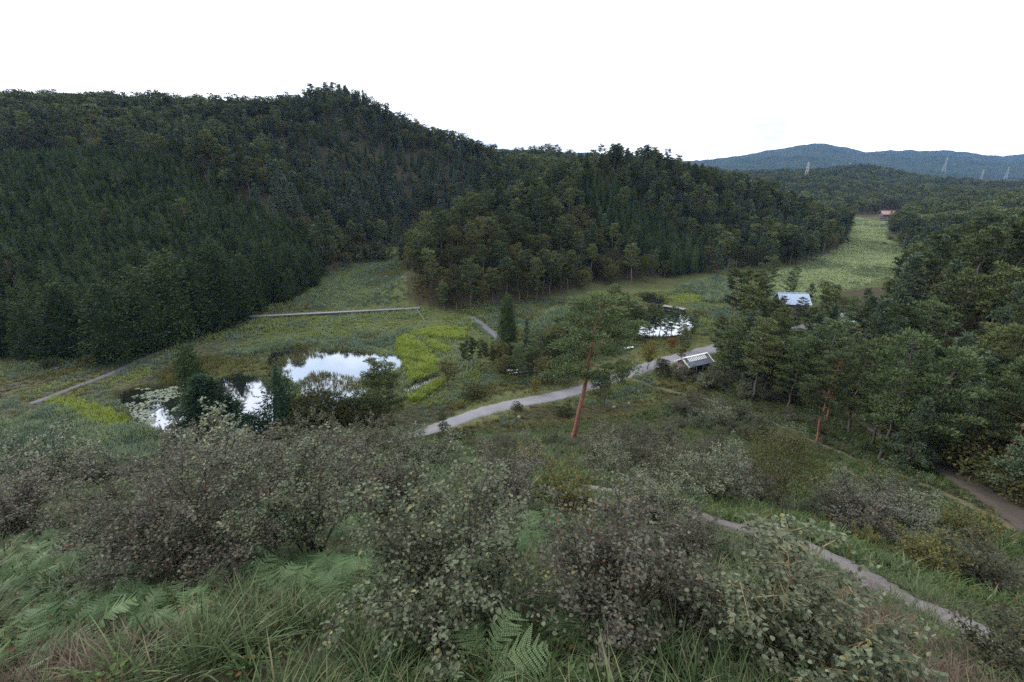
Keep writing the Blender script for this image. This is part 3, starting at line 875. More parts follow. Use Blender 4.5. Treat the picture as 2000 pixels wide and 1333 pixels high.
# trees whose tops the hills hide stay out
def seen(P, up):
    vis = np.ones(len(P), bool)
    for s in np.linspace(.12, .97, 34):
        q = P[:, :2] * s
        vis &= (CAM_Z + (P[:, 2] + up - CAM_Z) * s) > ground(q[:, 0], q[:, 1]) - 1.0
    return vis
P3 = P3[seen(P3, 15.0)]
# the grove on the flat among the houses
gx, gy = np.meshgrid(np.arange(20, 110, 4.2), np.arange(60, 150, 4.2))
gp = np.stack([(gx + RG.uniform(-1.6, 1.6, gx.shape)).ravel(), (gy + RG.uniform(-1.6, 1.6, gx.shape)).ravel()], 1)
GROVE = floorpoly([(1400, 715), (1425, 650), (1470, 615), (1510, 605), (1560, 612), (1600, 600), (1680, 590), (1760, 600), (1830, 700), (1740, 800), (1600, 790), (1500, 770), (1420, 750)])
gz = ground(gp[:, 0], gp[:, 1])
gm = inpoly(gp[:, 0], gp[:, 1], GROVE) & (gz > -.1)
for path, w in ((ROAD, 3.6), (DIRT, 2.6), (TRAIL, 1.6)):
    for q in path[::2]:
        gm &= (gp[:, 0] - q[0]) ** 2 + (gp[:, 1] - q[1]) ** 2 > w * w
gm &= np.hypot(gp[:, 0] - atZ(1350, 712)[0], gp[:, 1] - atZ(1350, 712)[1]) > 5.5
gp3 = np.column_stack([gp, gz])[gm]
GROVE2 = [hit(a, c, 30)[:2] for a, c in ((1405, 725), (1480, 690), (1600, 690), (1720, 740), (1760, 800), (1660, 830), (1560, 810), (1430, 770))]
g2 = inpoly(gp[:, 0], gp[:, 1], GROVE2) & ~gm & (gz > -.1)
for path, w in ((ROAD, 3.6), (DIRT, 2.2), (TRAIL, 1.6)):
    for q in path[::2]:
        g2 &= (gp[:, 0] - q[0]) ** 2 + (gp[:, 1] - q[1]) ** 2 > w * w
gp3 = np.concatenate([gp3, np.column_stack([gp, gz])[g2]])
# not twice where the hillside forest already stands
dd = ((gp3[:, None, :2] - P3[None, :, :2]) ** 2).sum(-1).min(1)
gp3 = gp3[dd > 7]
P3 = np.concatenate([P3, gp3])
HOUSES = [(74.4, 117.5, 0), (80.6, 104.5, 0), (300.0, 376.0, 0)]
for hx, hy, _z in HOUSES:
    P3 = P3[~((np.hypot(P3[:, 0] - hx, P3[:, 1] - hy) < 7.0) | ((np.abs(P3[:, 0] - hx * (P3[:, 1] / hy)) < 5.0) & (P3[:, 1] < hy) & (P3[:, 1] > hy - 26)))]
# where the photograph shows open meadow no crown stands in the way
OPEN_PX = [[(1545, 575), (1600, 522), (1655, 478), (1672, 434), (1733, 442), (1726, 468), (1766, 500), (1742, 545), (1700, 556), (1610, 560)],
           [(500, 612), (650, 562), (780, 512), (795, 598), (940, 622), (760, 700), (450, 640)],
           [(1260, 575), (1400, 548), (1450, 560), (1380, 600), (1290, 600)], [(1716, 410), (1756, 410), (1756, 436), (1716, 436)],
           [(1508, 568), (1588, 568), (1588, 596), (1508, 596)], [(1646, 608), (1672, 608), (1672, 628), (1646, 628)], [(1308, 688), (1376, 688), (1380, 735), (1308, 735)]]
lim = np.full(len(P3), 99.0)
for up_ in (13, 11, 9, 7.5, 6, 4.5, 3, .5):
    for dx in (-1.8, 0, 1.8):
        ax, ay, _ = project(P3 + np.array([dx, 0, up_]))
        for poly in OPEN_PX:
            lim = np.where(inpoly(ax, ay, poly), up_ - 1.0, lim)
P3 = P3[lim > 4.0]; lim = lim[lim > 4.0]
px, py, dep = project(P3 + np.array([0, 0, 7.0]))
inview = (px > -120) & (px < 2400) & (py > 60) & (dep > 3)
P3 = P3[inview]; lim = lim[inview]; px = px[inview]; py = py[inview]
dist = np.linalg.norm(P3 - np.array([0, 0, CAM_Z]), axis=1)
kind = np.array(['pine'] * len(P3), dtype=object)
u = RG.uniform(0, 1, len(P3))
patch = fbm(P3[:, 0] / 28, P3[:, 1] / 28, 55, 3)
kind[(u < .13) | ((patch > .61) & (u < .5))] = 'broad'
kind[(u > .74) | ((patch < .42) & (u > .4))] = 'young_pine'
kind[(patch > .47) & (patch < .53) & (u > .5) & (dist > 170)] = 'cedar'
for kn, poly in KIND_PX:
    m_ = inpoly(px, py, poly) & (dist > 30)
    if kn == 'mix_broad':
        kind[m_] = np.where(u[m_] < .66, 'broad', 'pine')
    elif kn == 'young_pine':
        kind[m_] = np.where(u[m_] < .7, 'young_pine', np.where(u[m_] < .9, 'pine', 'broad'))
    else:
        kind[m_] = np.where(u[m_] < .993, kn, 'pine')
far = dist > 330
ORD = ['first', 'second', 'third', 'fourth', 'fifth', 'sixth', 'seventh', 'eighth', 'ninth', 'tenth', 'eleventh', 'twelfth']
def area_of(P, ppx, kn):
    x, y = P[0], P[1]
    if kn == 'cypress':
        return 'in the left plantation'
    if y < 62 and x > 20: return 'right of the dirt road'
    if x > 30 and y < 135 and x < 1.05 * y: return 'in the grove near the shed'
    if x > 60 and ppx > 1700: return 'on the right hand slope'
    if y < 175 and ppx < 780: return 'at the left edge of the marsh'
    if y < 165 and ppx < 1120: return 'on the knoll behind the boardwalk'
    if ppx > 980 and y < 330: return 'on the middle hill'
    return 'on the high hill behind the marsh'
LBL = {
    'pine': ('red_pine', 'layered red pine', 'tree', 'red pines', 'red pine forest covering the farther hills'),
    'young_pine': ('pale_pine', 'pale tiered pine', 'tree', 'pale pines', 'pale tiered pines farther up the hills'),
    'cypress': ('cypress_tree', 'dark conical cypress', 'tree', 'cypresses', 'cypress plantation climbing the left slope'),
    'cedar': ('cedar_tree', 'narrow dark cedar', 'tree', 'cedars', 'cedar plantation on the middle hills'),
    'broad': ('broadleaf_tree', 'olive broadleaf tree', 'tree', 'broadleaf trees', 'broadleaf trees scattered through the far forest'),
}
HGT = {'pine': (.66, 1.12), 'young_pine': (.6, 1.2), 'cypress': (.66, .92), 'cedar': (.6, .88), 'broad': (.6, 1.15)}
for kn, (nm, lb, ct, gr, stuff_lb) in LBL.items():
    ix = np.nonzero((kind == kn) & ~far)[0]
    vis = seen(P3[ix], 9.0) & (px[ix] > -20) & (px[ix] < 2020)
    order = np.concatenate([ix[vis][np.argsort(dist[ix[vis]])], ix[~vis]])
    near = order[:300]
    near = near[np.isin(near, ix[vis])]
    rest = np.setdiff1d(ix, near)
    protos = PR[kn]
    areas = {}
    for i in near:
        areas.setdefault(area_of(P3[i], px[i], kn), []).append(i)
    for ar, members in areas.items():
        first = sorted(members[:12], key=lambda q: px[q])
        for i in members:
            s = RG.uniform(*HGT[kn])
            if kn == 'cypress' and dist[i] < 125: s *= 1.08
            s = min(s, lim[i] / 13.0)
            pl = PR.get('near_' + kn, protos) if dist[i] < {'cypress': 120}.get(kn, 95) else protos
            lab = '%s %s from left of the nearest %s' % (lb, ORD[first.index(i)], ar) if i in first and len(members) > 1 else '%s behind the nearest %s' % (lb, ar)
            pl[int(RG.integers(len(pl)))].place(nm, lab, ct, (P3[i, 0], P3[i, 1], P3[i, 2] - .15), RG.uniform(0, 6.28), s, gr + ' ' + ar, parts=bool(dist[i] < 135))
    n = len(rest)
    s = np.minimum(RG.uniform(*HGT[kn], n), lim[rest] / 13.0)
    scatter('far_' + nm + 's', P3[rest] - [0, 0, .15], np.column_stack([np.zeros(n), np.zeros(n), RG.uniform(0, 6.28, n)]), np.column_stack([s * RG.uniform(.9, 1.15, n), s * RG.uniform(.9, 1.15, n), s]), RG.integers(0, len(protos), n), [q.whole for q in protos], stuff_lb, 'forest')
ix = np.nonzero(far)[0]; n = len(ix)
kk = np.where(kind[ix] == 'broad', RG.integers(3, 5, n), np.where(np.isin(kind[ix], ['cedar', 'cypress']), RG.integers(5, 7, n), RG.integers(0, 3, n)))
s = RG.uniform(.8, 1.2, n)
scatter('distant_forest', P3[ix], np.column_stack([np.zeros(n), np.zeros(n), RG.uniform(0, 6.28, n)]), np.column_stack([s * 1.25, s * 1.25, s]), kk, [q.whole for q in PR['far_pine'] + PR['far_broad'] + PR['far_cedar']], 'distant wooded hills behind the valley field', 'forest')
print('FOREST', len(P3), {k: int((kind == k).sum()) for k in LBL}, 'far', n)

# ------------------------------------------------------------------ grasses and reeds
def tuft(seed, n=22, h=.8, spread=.3, bend=.5, w=.03, leaf='grass', segs=3, upright=.0):
    rg = np.random.default_rng(seed)
    b = MB()
    a = rg.uniform(0, 6.28, n); rr = spread * np.sqrt(rg.uniform(0, 1, n))
    base = np.stack([np.cos(a) * rr, np.sin(a) * rr, np.full(n, -.04)], 1)
    a2 = a + rg.normal(0, .9, n)
    d = np.stack([np.cos(a2), np.sin(a2), np.zeros(n)], 1); s = np.stack([-d[:, 1], d[:, 0], np.zeros(n)], 1)
    H = h * rg.uniform(.55, 1.15, n); B = bend * rg.uniform(.3, 1.4, n)
    lv = np.linspace(0, 1, segs + 1)
    V = np.zeros((n, segs + 1, 2, 3))
    for q, u in enumerate(lv):
        c = base + d * (H * B * u ** 2)[:, None] + np.array([0, 0, 1]) * (H * (u - .38 * B * u ** 2.6))[:, None]
        ww = (w * (1 - u ** 2.2) * (.6 + .8 * min(1, u * 4)) / 1.2) + w * .04
        V[:, q, 0] = c - s * ww / 2; V[:, q, 1] = c + s * ww / 2
    i = np.arange(n)[:, None] * (segs + 1) * 2; j = np.arange(segs)[None] * 2
    F = np.stack([i + j, i + j + 1, i + j + 3, i + j + 2], -1).reshape(-1, 4)
    b.add(V.reshape(-1, 3), F)
    return b.mesh('tuft_%s_%d' % (leaf, seed), [M[leaf]])
def fill(poly, step, jit=.48, zmax=None, extra=None):
    P = np.array([q[:2] for q in poly])
    x0, y0 = P.min(0); x1, y1 = P.max(0)
    gx, gy = np.meshgrid(np.arange(x0, x1, step), np.arange(y0, y1, step))
    x = (gx + RG.uniform(-jit, jit, gx.shape) * step).ravel(); y = (gy + RG.uniform(-jit, jit, gx.shape) * step).ravel()
    m_ = inpoly(x, y, poly)
    return np.stack([x[m_], y[m_]], 1)
def off_paths(P, extra=.2):
    k = np.ones(len(P), bool)
    for path, w in ((ROAD, 1.7), (DIRT, 1.1), (TRAIL, .35), (PATH_L, .62), (PATH_M, 1.0), (GRAVEL, .78)):
        for q in path:
            k &= (P[:, 0] - q[0]) ** 2 + (P[:, 1] - q[1]) ** 2 > (w + extra) ** 2
    return P[k]
def off_water(P):
    k = np.ones(len(P), bool)
    for q in PONDS.values():
        k &= ~inpoly(P[:, 0], P[:, 1], q)
    return P[k]
def sow(name, P, meshes, smin, smax, label, cat='grass', clump=8.0, seed=1, zoff=0.0, tilt=.08, pick=None, zfix=None):
    if len(P) == 0:
        return
    z = ground(P[:, 0], P[:, 1]) if zfix is None else np.full(len(P), zfix)
    f = fbm(P[:, 0] / clump, P[:, 1] / clump, seed, 3)
    s = (smin + (smax - smin) * np.clip((f - .25) / .5, 0, 1)) * RG.uniform(.8, 1.2, len(P))
    n = len(P)
    g = fbm(P[:, 0] / (clump * 1.7) + 40, P[:, 1] / (clump * 1.7), seed + 9, 3)
    if pick is None:
        idx = np.clip(((g - .25) * 2 * len(meshes) + RG.normal(0, .3, n)), 0, len(meshes) - 1).astype(int)
    else:
        idx = pick(g, n)
    rot = np.column_stack([RG.normal(0, tilt, n), RG.normal(0, tilt, n), RG.uniform(0, 6.28, n)])
    scatter(name, np.column_stack([P, z + zoff]), rot, np.column_stack([s, s, s * RG.uniform(.8, 1.25, n)]), idx, meshes, label, cat)

TF = {}
TF['meadow'] = [tuft(400 + i, 26, .75, .55, .7, .085, ['meadow', 'reed', 'meadow', 'reed_blue', 'sedge_olive'][i]) for i in range(5)]
TF['reed'] = [tuft(420 + i, 26, 1.5, .6, .45, .10, ['reed_blue', 'reed', 'reed_blue', 'reed'][i]) for i in range(4)]
TF['yellow'] = [tuft(440 + i, 30, 1.0, .5, .55, .085, 'sedge_yellow') for i in range(3)]
TF['olive'] = [tuft(450 + i, 22, 1.1, .5, .25, .06, 'sedge_olive') for i in range(3)]
TF['lawn'] = [tuft(460 + i, 26, .22, .5, .9, .07, ['meadow', 'meadow', 'drygrass', 'reed'][i]) for i in range(4)]
TF['field'] = [tuft(470 + i, 30, 1.3, 1.0, .6, .17, 'field') for i in range(3)] + [tuft(475, 30, 1.2, 1.0, .6, .17, 'reed')]
TF['slope'] = [tuft(480 + i, 26, .55, .38, .8, .05, ['grass', 'herb', 'herb', 'grass', 'herb'][i]) for i in range(5)]

YEL = [floorpoly(q) for q in ([(776, 664), (796, 655), (822, 672), (850, 700), (846, 712), (800, 706), (776, 694)],
                              [(800, 652), (862, 641), (912, 644), (905, 664), (880, 664), (842, 662), (818, 660)],
                              [(824, 664), (850, 668), (880, 683), (868, 692), (848, 684)],
                              [(728, 722), (776, 700), (802, 709), (770, 726), (742, 734)],
                              [(796, 716), (850, 704), (858, 712), (830, 727), (800, 736)],
                              [(800, 738), (852, 718), (858, 726), (816, 744), (798, 748)],
                              [(796, 780), (850, 748), (868, 740), (862, 756), (816, 786)])]
DAM = floorpoly([(92, 780), (150, 780), (205, 796), (258, 822), (262, 834), (205, 836), (140, 812), (100, 796)])
BLUE = floorpoly([(-60, 850), (60, 815), (110, 800), (205, 838), (262, 838), (350, 862), (400, 880), (300, 925), (150, 940), (-60, 930)])
CIRC = floorpoly([(1302, 580), (1322, 573), (1350, 573), (1374, 580), (1366, 590), (1340, 594), (1312, 590)])
ISLE = floorpoly([(578, 752), (600, 732), (660, 728), (720, 744), (738, 748), (705, 762), (640, 776), (596, 778)])
ISLE2 = floorpoly([(545, 735), (530, 700), (600, 690), (640, 694), (596, 702), (560, 712), (570, 740)])
allY = [DAM, BLUE, CIRC] + YEL
def outside(P, polys):
    k = np.ones(len(P), bool)
    for q in polys:
        k &= ~inpoly(P[:, 0], P[:, 1], q)
    return P[k]
# bare turf of the valley: everything flat that is not something else
vp = fill([(-115, 42), (-66, 44), (-20, 54), (20, 60), (44, 72), (75, 110), (75, 150), (20, 134), (-28, 122), (-45, 215), (-66, 215), (-78, 130), (-112, 88)], .95)
vz = ground(vp[:, 0], vp[:, 1])
vp = vp[(vz < 1.6) & (vz > -.2)]
vp = off_paths(off_water(outside(vp, allY + [LAWN])))
sow('marsh_grass', vp, TF['meadow'], .45, 1.35, 'mixed green marsh grass and reeds filling the valley floor', clump=9)
up = fill(floorpoly([(500, 612), (640, 560), (780, 505), (796, 596)]), 1.5)
sow('reed_bed', off_water(up), TF['reed'], .5, .95, 'grey green reeds on the far side of the boardwalk', 'reeds', clump=12)
rp = fill(floorpoly([(1020, 650), (1080, 605), (1200, 590), (1215, 640), (1130, 675)]), 1.1)
rp2 = fill(floorpoly([(1300, 572), (1400, 540), (1440, 560), (1430, 590), (1385, 594)]), 1.2)
sow('reed_bed', off_paths(off_water(outside(np.concatenate([rp, rp2]), [CIRC]))), TF['reed'], .7, 1.2, 'blue green reeds around the right hand pond', 'reeds', clump=10)
bl = fill(BLUE, .62)
sow('reed_bed', off_water(bl), TF['reed'], .6, 1.05, 'tall blue green reeds below the pond dam at lower left', 'reeds', clump=5)
band = floorpoly([(440, 690), (500, 672), (600, 668), (700, 672), (760, 655), (800, 640), (806, 646), (770, 664), (700, 680), (560, 678), (480, 700)])
sow('reed_bed', off_water(fill(band, .8)), TF['reed'], .6, .9, 'curving band of grey green reeds above the middle pond', 'reeds', clump=4)
for i, q in enumerate(YEL):
    sow('yellow_sedge', off_water(fill(q, .5)), TF['yellow'], .75, 1.05, ['broad hooked patch of yellow green sedge beside the middle pond', 'farthest patch of yellow green sedge near the small path', 'short strip of yellow green sedge behind the hooked patch', 'thin tongue of yellow sedge reaching into the middle pond', 'middle strip of yellow green sedge by the pond end', 'nearest thick strip of yellow green sedge by the water channel', 'yellow sedge along the grassy bank near the road'][i], 'sedge', clump=3, seed=i)
sow('yellow_sedge', fill(DAM, .7), TF['yellow'], .5, .9, 'yellow green grass on the dam at the left pond', 'sedge', clump=3)
sow('yellow_sedge', fill(CIRC, .8), TF['yellow'], .35, .6, 'round yellow green patch beside the right hand pond', 'sedge', clump=3)
sow('rushes', fill(ISLE, .62), TF['olive'], .6, .95, 'olive rushes standing in the middle pond', 'rushes', clump=4, zfix=-.3)
sow('rushes', fill(ISLE2, .9), TF['olive'], .6, 1.0, 'thin rushes at the left end of the middle pond', 'rushes', clump=3, zfix=-.3)
ol = floorpoly([(305, 735), (350, 715), (420, 700), (440, 712), (400, 738), (330, 752)])
sow('rushes', off_water(fill(ol, .6)), TF['olive'], 1.0, 1.4, 'brownish olive rushes behind the left pond', 'rushes', clump=4)
# tall plants right round the water
edge = []
for q in PONDS.values():
    for w in dense_poly(q, .55, .35, 3):
        edge.append(w)
edge = off_paths(np.array(edge), 0)
sow('waterside_grass', edge, TF['olive'] + TF['meadow'][:2], .45, .95, 'ragged grass growing along the water edges', clump=3, zfix=-.1)
lw_ = off_paths(fill(LAWN, .8), 0)
sow('lawn_grass', off_water(outside(lw_, YEL)), TF['lawn'], .6, 1.5, 'short yellowish lawn beside the gravel road', clump=6)
fl = fill(FIELD, 1.25)
sow('field_grass', off_paths(fl), TF['field'], .55, 1.0, 'pale green grass of the long valley field at right', clump=14, pick=lambda g, n: np.where(g + RG.normal(0, .05, n) < .40, 3, RG.integers(0, 3, n)))
# lookout slope below the shrubs and the clearing at right
sp = fill([(-62, 44), (-40, 24), (-20, 16), (-8, 13), (10, 12), (24, 10), (36, 8), (38, 26), (43, 38), (48, 54), (52, 70), (36, 74), (20, 62), (0, 57), (-30, 54)], .62)
sow('slope_grass', off_paths(sp, .05), TF['slope'], .55, 1.25, 'green grass and herbs covering the lower lookout slope', clump=4)
lc = fill([(-112, 60), (-72, 58), (-66, 88), (-84, 92), (-108, 92)], 1.2)
sow('clearing_grass', off_paths(lc), TF['lawn'], .8, 2.2, 'thin brownish grass in the clearing below the cypresses', clump=8, pick=lambda g, n: np.where(g > .52, 1, np.where(RG.uniform(0, 1, n) < .6, 2, 3)))

# lily pads
m, t, p = newmat('lily_pad'); g_ = t.nodes.new('ShaderNodeNewGeometry')
t.links.new(mixcol(t, g_.outputs['Random Per Island'], (.05, .07, .04), (.16, .18, .13)), p.inputs['Base Color']); p.inputs['Roughness'].default_value = .35
M['lily'] = m
b = MB()
lp = fill(floorpoly([(228, 778), (262, 760), (330, 755), (372, 752), (366, 775), (345, 800), (338, 842), (300, 836), (256, 818)], -.05), .42)
keep_ = fbm(lp[:, 0] / 2.5, lp[:, 1] / 2.5, 8, 3) > .46
for x, y in lp[keep_]:
    r_ = RG.uniform(.14, .34); a0 = RG.uniform(0, 6.28)
    an = a0 + np.linspace(.25, 6.0, 7)
    V = np.column_stack([x + r_ * np.cos(an), y + r_ * np.sin(an), np.full(7, -.045 + RG.uniform(0, .012))])
    b.add(np.vstack([V, [[x, y, -.04]]]), [[q, q + 1, 7] for q in range(6)])
tag(obj('lily_pads', b.mesh('lily_pads', [M['lily']])), 'lily pads floating on the dark left end of the pond', 'lily pads', None, 'stuff')

# ------------------------------------------------------------------ single trees one can point at
def specimen(proto, H0, name, label, bpx, bpy, tpy, rz=0.0, wide=1.0, z=None, cat='tree', dz=-.1, Y=None):
    if Y is not None:
        x, y, _ = atY(bpx, bpy, Y); base = (x, y, g1(x, y))
    else:
        base = atZ(bpx, bpy, z) if z is not None else hit(bpx, bpy, 6)
    s = top_height(base, tpy) / H0
    return proto.place(name, label, cat, (base[0], base[1], base[2] + dz), rz, (s * wide, s * wide, s))
HERO = Proto('hero_pine', pine(517, 14.5, .48, 4.6, 28, 9, 88, .31, .09, False, .04, .13, 10, 'pine_light', 'bark_red', .82, rk=.0185, flatp=.19))
specimen(HERO, 14.5, 'tall_red_pine', 'tall leaning red pine with bare orange trunk in the middle of the slope', 1116, 865, 586)
COLUMN = Proto('column_cypress', cone_tree(520, 12, 1.9, 330, 20, .34, .13, .42, 'cypress', base=.04, core=.75, spread=.3))
specimen(COLUMN, 12, 'column_cypress', 'single dark column shaped cypress beside the paved path', 992, 690, 574, z=0)
specimen(COLUMN, 12, 'column_cypress', 'slender dark conifer standing at the edge of the lily pond', 402, 842, 672, 1.3, 1.0, z=0)
FIR = Proto('fir', pine(530, 9.5, .03, 4.4, 70, 8, 60, .36, .11, True, .16, 0, 8, 'fir', 'bark_dark', .6))
specimen(FIR, 9.5, 'fir_tree', 'broad dark fir with drooping branches in front of the pond', 436, 892, 738, 0, 1.3, z=0.3)
FIR2 = Proto('fir_upright', cone_tree(531, 10, 2.5, 190, 22, .4, .12, .8, 'fir', base=.03, core=.6, spread=.4, up=.35, rough=.25))
specimen(FIR2, 10, 'conifer', 'dark pointed conifer between the fir and the round trees', 566, 872, 712, .6, 1.1, z=0)
BD = Proto('dark_broad_a', broad_tree(533, 7, 3.8, 20, 520, .24, .16, 'broad_dark', cs=.08))
specimen(BD, 7, 'dark_tree', 'dark round broadleaf tree in front of the middle pond', 632, 882, 765, 0, 1.15, z=0)
specimen(BD, 7, 'dark_tree', 'lower dark broadleaf tree left of the pond side pine', 695, 876, 780, 2.1, 1.05, z=0)
PP_ = Proto('pond_pine', pine(535, 11, .12, 3.8, 44, 8, 60, .32, .11, False, .0, .02, 8, 'pine', 'bark_dark', .66, flatp=.24))
specimen(PP_, 11, 'pond_pine', 'dark layered pine at the right end of the middle pond', 752, 856, 708, 1, .9, z=0)
specimen(PR['pine'][1], 13, 'leaning_pine', 'small leaning pine at the right end of the boardwalk', 868, 612, 553, 2, .9, z=0)
BIGP = Proto('umbrella_pine', pine(538, 13, .55, 4.6, 26, 8, 60, .32, .1, False, .0, -.05, 8, 'pine_light', 'bark_red', .8, flatp=.2))
specimen(BIGP, 13, 'umbrella_pine', 'flat topped pine with bare orange trunk in front of the small blue roof', 1652, 695, 588, 2.5, 1.1)
for i, (bx_, by_, ty) in enumerate(((905, 720, 672), (915, 724, 664), (926, 722, 660), (938, 722, 664), (950, 720, 670), (962, 718, 676))):
    specimen(PR['pine'][i], 12 + i % 3, 'grove_pine', ['leftmost', 'second', 'third', 'fourth', 'fifth', 'rightmost'][i] + ' thin pine from the left in the clump of six beside the sedge', bx_, by_, ty, i, .62, z=0)
SM = Proto('sapling', broad_tree(541, 4, 1.3, 9, 90, .22, .15, 'broad', cs=.3))
SMP = Proto('pine_sapling', pine(542, 5, .25, 1.3, 22, 3, 16, .28, .09, True, 0, 0, 6, 'pine', 'bark_dark', .36))
YT = Proto('yellow_tree', broad_tree(543, 4, 1.7, 9, 130, .22, .15, 'yellowtree', cs=.28))
MT = Proto('maple', broad_tree(544, 3.2, 1.7, 9, 130, .22, .15, 'maple', cs=.35, flat=.5))
RB = Proto('round_tree', broad_tree(545, 5, 2.4, 12, 230, .24, .17, 'broad', cs=.2))
RB2 = Proto('round_dark', broad_tree(546, 5, 2.5, 12, 230, .24, .17, 'broad_dark', cs=.2))
for pr_, h0, nm, lb, bx_, by_, ty, wd_ in (
    (SM, 4, 'young_tree', 'thin pale young tree on the bank right of the water channel', 876, 757, 697, 1.2),
    (SMP, 5, 'young_pine', 'young pine standing on the near edge of the gravel road', 868, 868, 806, 1.0),
    (RB, 5, 'round_tree', 'round tree with reddish top left of the picnic table', 986, 742, 695, 1.0),
    (RB2, 5, 'round_tree', 'dark round tree just behind the picnic table', 1030, 728, 690, .95),
    (RB, 5, 'round_tree', 'olive bush right of the picnic table under the tall pine', 1072, 745, 708, 1.0),
    (RB2, 5, 'round_tree', 'brownish tree behind the picnic table below the column cypress', 1008, 705, 665, 1.0),
    (YT, 4, 'yellow_sapling', 'small yellowing tree on the lawn beside the road', 1046, 770, 740, 1.0),
    (SMP, 5, 'young_pine', 'small pine on the grass slope right of the tall pine trunk', 1180, 800, 742, 1.2),
    (MT, 3.2, 'maple', 'small orange maple on the lawn by the right hand pond', 1312, 684, 660, 1.0),
    (YT, 4, 'yellow_sapling', 'yellow green young tree beside the road left of the shed', 1264, 722, 668, .8),
    (PR['near_pine'][1], 13, 'thin_pine', 'thin crooked pine in front of the shed gable', 1328, 730, 640, .5),
    (SMP, 5, 'young_pine', 'small pine on the lawn behind the shed', 1336, 690, 645, 1.3),
    (RB2, 5, 'round_tree', 'dark round tree on the road edge right of the tall pine', 1172, 772, 722, .9),
    (RB, 5, 'round_tree', 'olive round tree beside the road between the tall pine and the yellow sapling', 1214, 752, 704, .9),
    (RB2, 5, 'round_tree', 'dark low tree in front of the road just left of the shed', 1292, 738, 700, .9),
    (SM, 4, 'young_tree', 'dark young tree on the brown clearing by the left path', 184, 722, 690, 1.3),
    (PR['young_pine'][1], 11, 'pale_pine', 'pale slender pine right of the column cypress', 1028, 690, 625, .7),
    (RB, 5, 'round_tree', 'round green tree at the far side of the sedge', 1076, 700, 640, 1.1),
):
    specimen(pr_, h0, nm, lb, bx_, by_, ty, bx_ * .1, wd_, z=0)
# dark trees between the knoll, the road and the tall pine
for i, (bx_, by_, ty, k) in enumerate(((1012, 742, 672, 0), (1052, 716, 640, 1), (1096, 726, 650, 2), (1062, 752, 700, 3), (1110, 750, 684, 4), (1090, 690, 620, 0), (1130, 690, 610, 2), (975, 716, 668, 3), (1040, 690, 648, 4), (1120, 655, 590, 1), (1150, 640, 585, 0))):
    q_ = [(PR['near_pine'][0], 12), (PR['near_pine'][2], 12), (RB2, 5), (RB, 5), (PR['near_young_pine'][1], 11)][k]
    specimen(q_[0], q_[1], ['dark_pine', 'dark_pine', 'round_tree', 'round_tree', 'tiered_pine'][k], ORD[i] + ' tree of the dark cluster between the picnic tables and the knoll', bx_, by_, ty, i * 1.9, 1.1, z=0)
# trees round the right hand pond
for i, (bx_, by_, ty, k, lb) in enumerate((
    (1232, 660, 590, 0, 'leftmost dark pine on the near shore of the right hand pond'),
    (1244, 658, 600, 3, 'crooked pine second from the left on the right hand pond shore'),
    (1268, 656, 604, 1, 'dark stemmed pine in front of the shining right hand pond'),
    (1288, 655, 606, 5, 'leaning dark pine near the middle of the right hand pond shore'),
    (1310, 656, 600, 0, 'bushy dark pine at the right of the shining pond'),
    (1348, 660, 605, 2, 'pine at the right end of the right hand pond'),
    (1190, 662, 560, 1, 'tall pine behind the crown of the leaning red pine'),
    (1215, 650, 575, 3, 'wide pine left of the right hand pond'),
    (1160, 668, 590, 5, 'pine half hidden behind the leaning red pine'),
    (1256, 664, 612, 2, 'bushy low pine standing in front of the right hand pond'), (1328, 664, 622, 0, 'low spreading pine at the pond edge behind the maple'), (1398, 712, 622, 3, 'pine hiding the right end of the shed'), (1412, 735, 640, 1, 'orange stemmed pine right of the shed'),
    (1276, 662, 612, 3, 'dense pine in the middle of the right hand pond shore'), (1300, 664, 618, 2, 'low dark pine behind the yellow sapling by the pond'), (1222, 668, 606, 2, 'dense pine at the left corner of the right hand pond'))):
    specimen(PR['near_pine'][k % 4], 12 + k % 4 % 2, 'pond_pine', lb, bx_, by_, ty, i * 1.7, 1.0, z=0)
for i, (bx_, by_, ty, k, lb) in enumerate((
    (1425, 640, 528, 5, 'dark pine left of the open pair in front of the blue roof'),
    (1488, 600, 503, 4, 'tall bare stemmed pine left of the blue roofed house'),
    (1535, 592, 520, 2, 'slim bare stemmed pine right behind the blue roof'),
    (1575, 604, 556, 1, 'short dark pine at the right corner of the blue roof'),
    (1452, 640, 548, 3, 'broad pine in front of the tall bare stemmed pine'),
    (1556, 640, 582, 0, 'low pine screening the near eave of the blue roof'), (1520, 632, 578, 2, 'dense pine covering the left corner of the blue roof'))):
    specimen(PR['near_pine'][k % 4], 12 + k % 4 % 2, 'red_pine', lb, bx_, by_, ty, i * 1.3, .85, z=0)
specimen(PR['near_pine'][1], 13, 'leaning_pine', 'pine with short leaning orange trunk at the right edge of the slope', 1592, 868, 690, 2, 1.0)
specimen(PR['near_pine'][0], 12, 'leaning_pine', 'pine with thin curved grey trunk beside the dirt road', 1716, 902, 660, 4, .9)
specimen(PR['near_young_pine'][0], 11, 'pale_pine', 'tall pale tiered pine in front of the dark right hand slope', 1800, 900, 655, 4, .75)
for i, (bx_, by_, ty, k, wd_) in enumerate(((8, 696, 560, 0, 1.15), (72, 698, 590, 1, 1.1), (150, 696, 552, 2, 1.35), (238, 702, 548, 1, 1.4), (305, 680, 520, 0, 1.2), (356, 662, 492, 2, 1.35), (402, 650, 505, 1, 1.1), (442, 633, 470, 0, 1.25), (486, 612, 495, 2, 1.1), (530, 594, 470, 1, 1.0), (572, 576, 475, 0, 1.05), (606, 562, 480, 2, 1.05))):
    specimen(PR['near_cypress'][k], 10, 'cypress_tree', 'broad front row cypress, ' + ORD[i] + ' from the left at the plantation foot', bx_, by_, ty, i * 1.1, wd_, z=0)
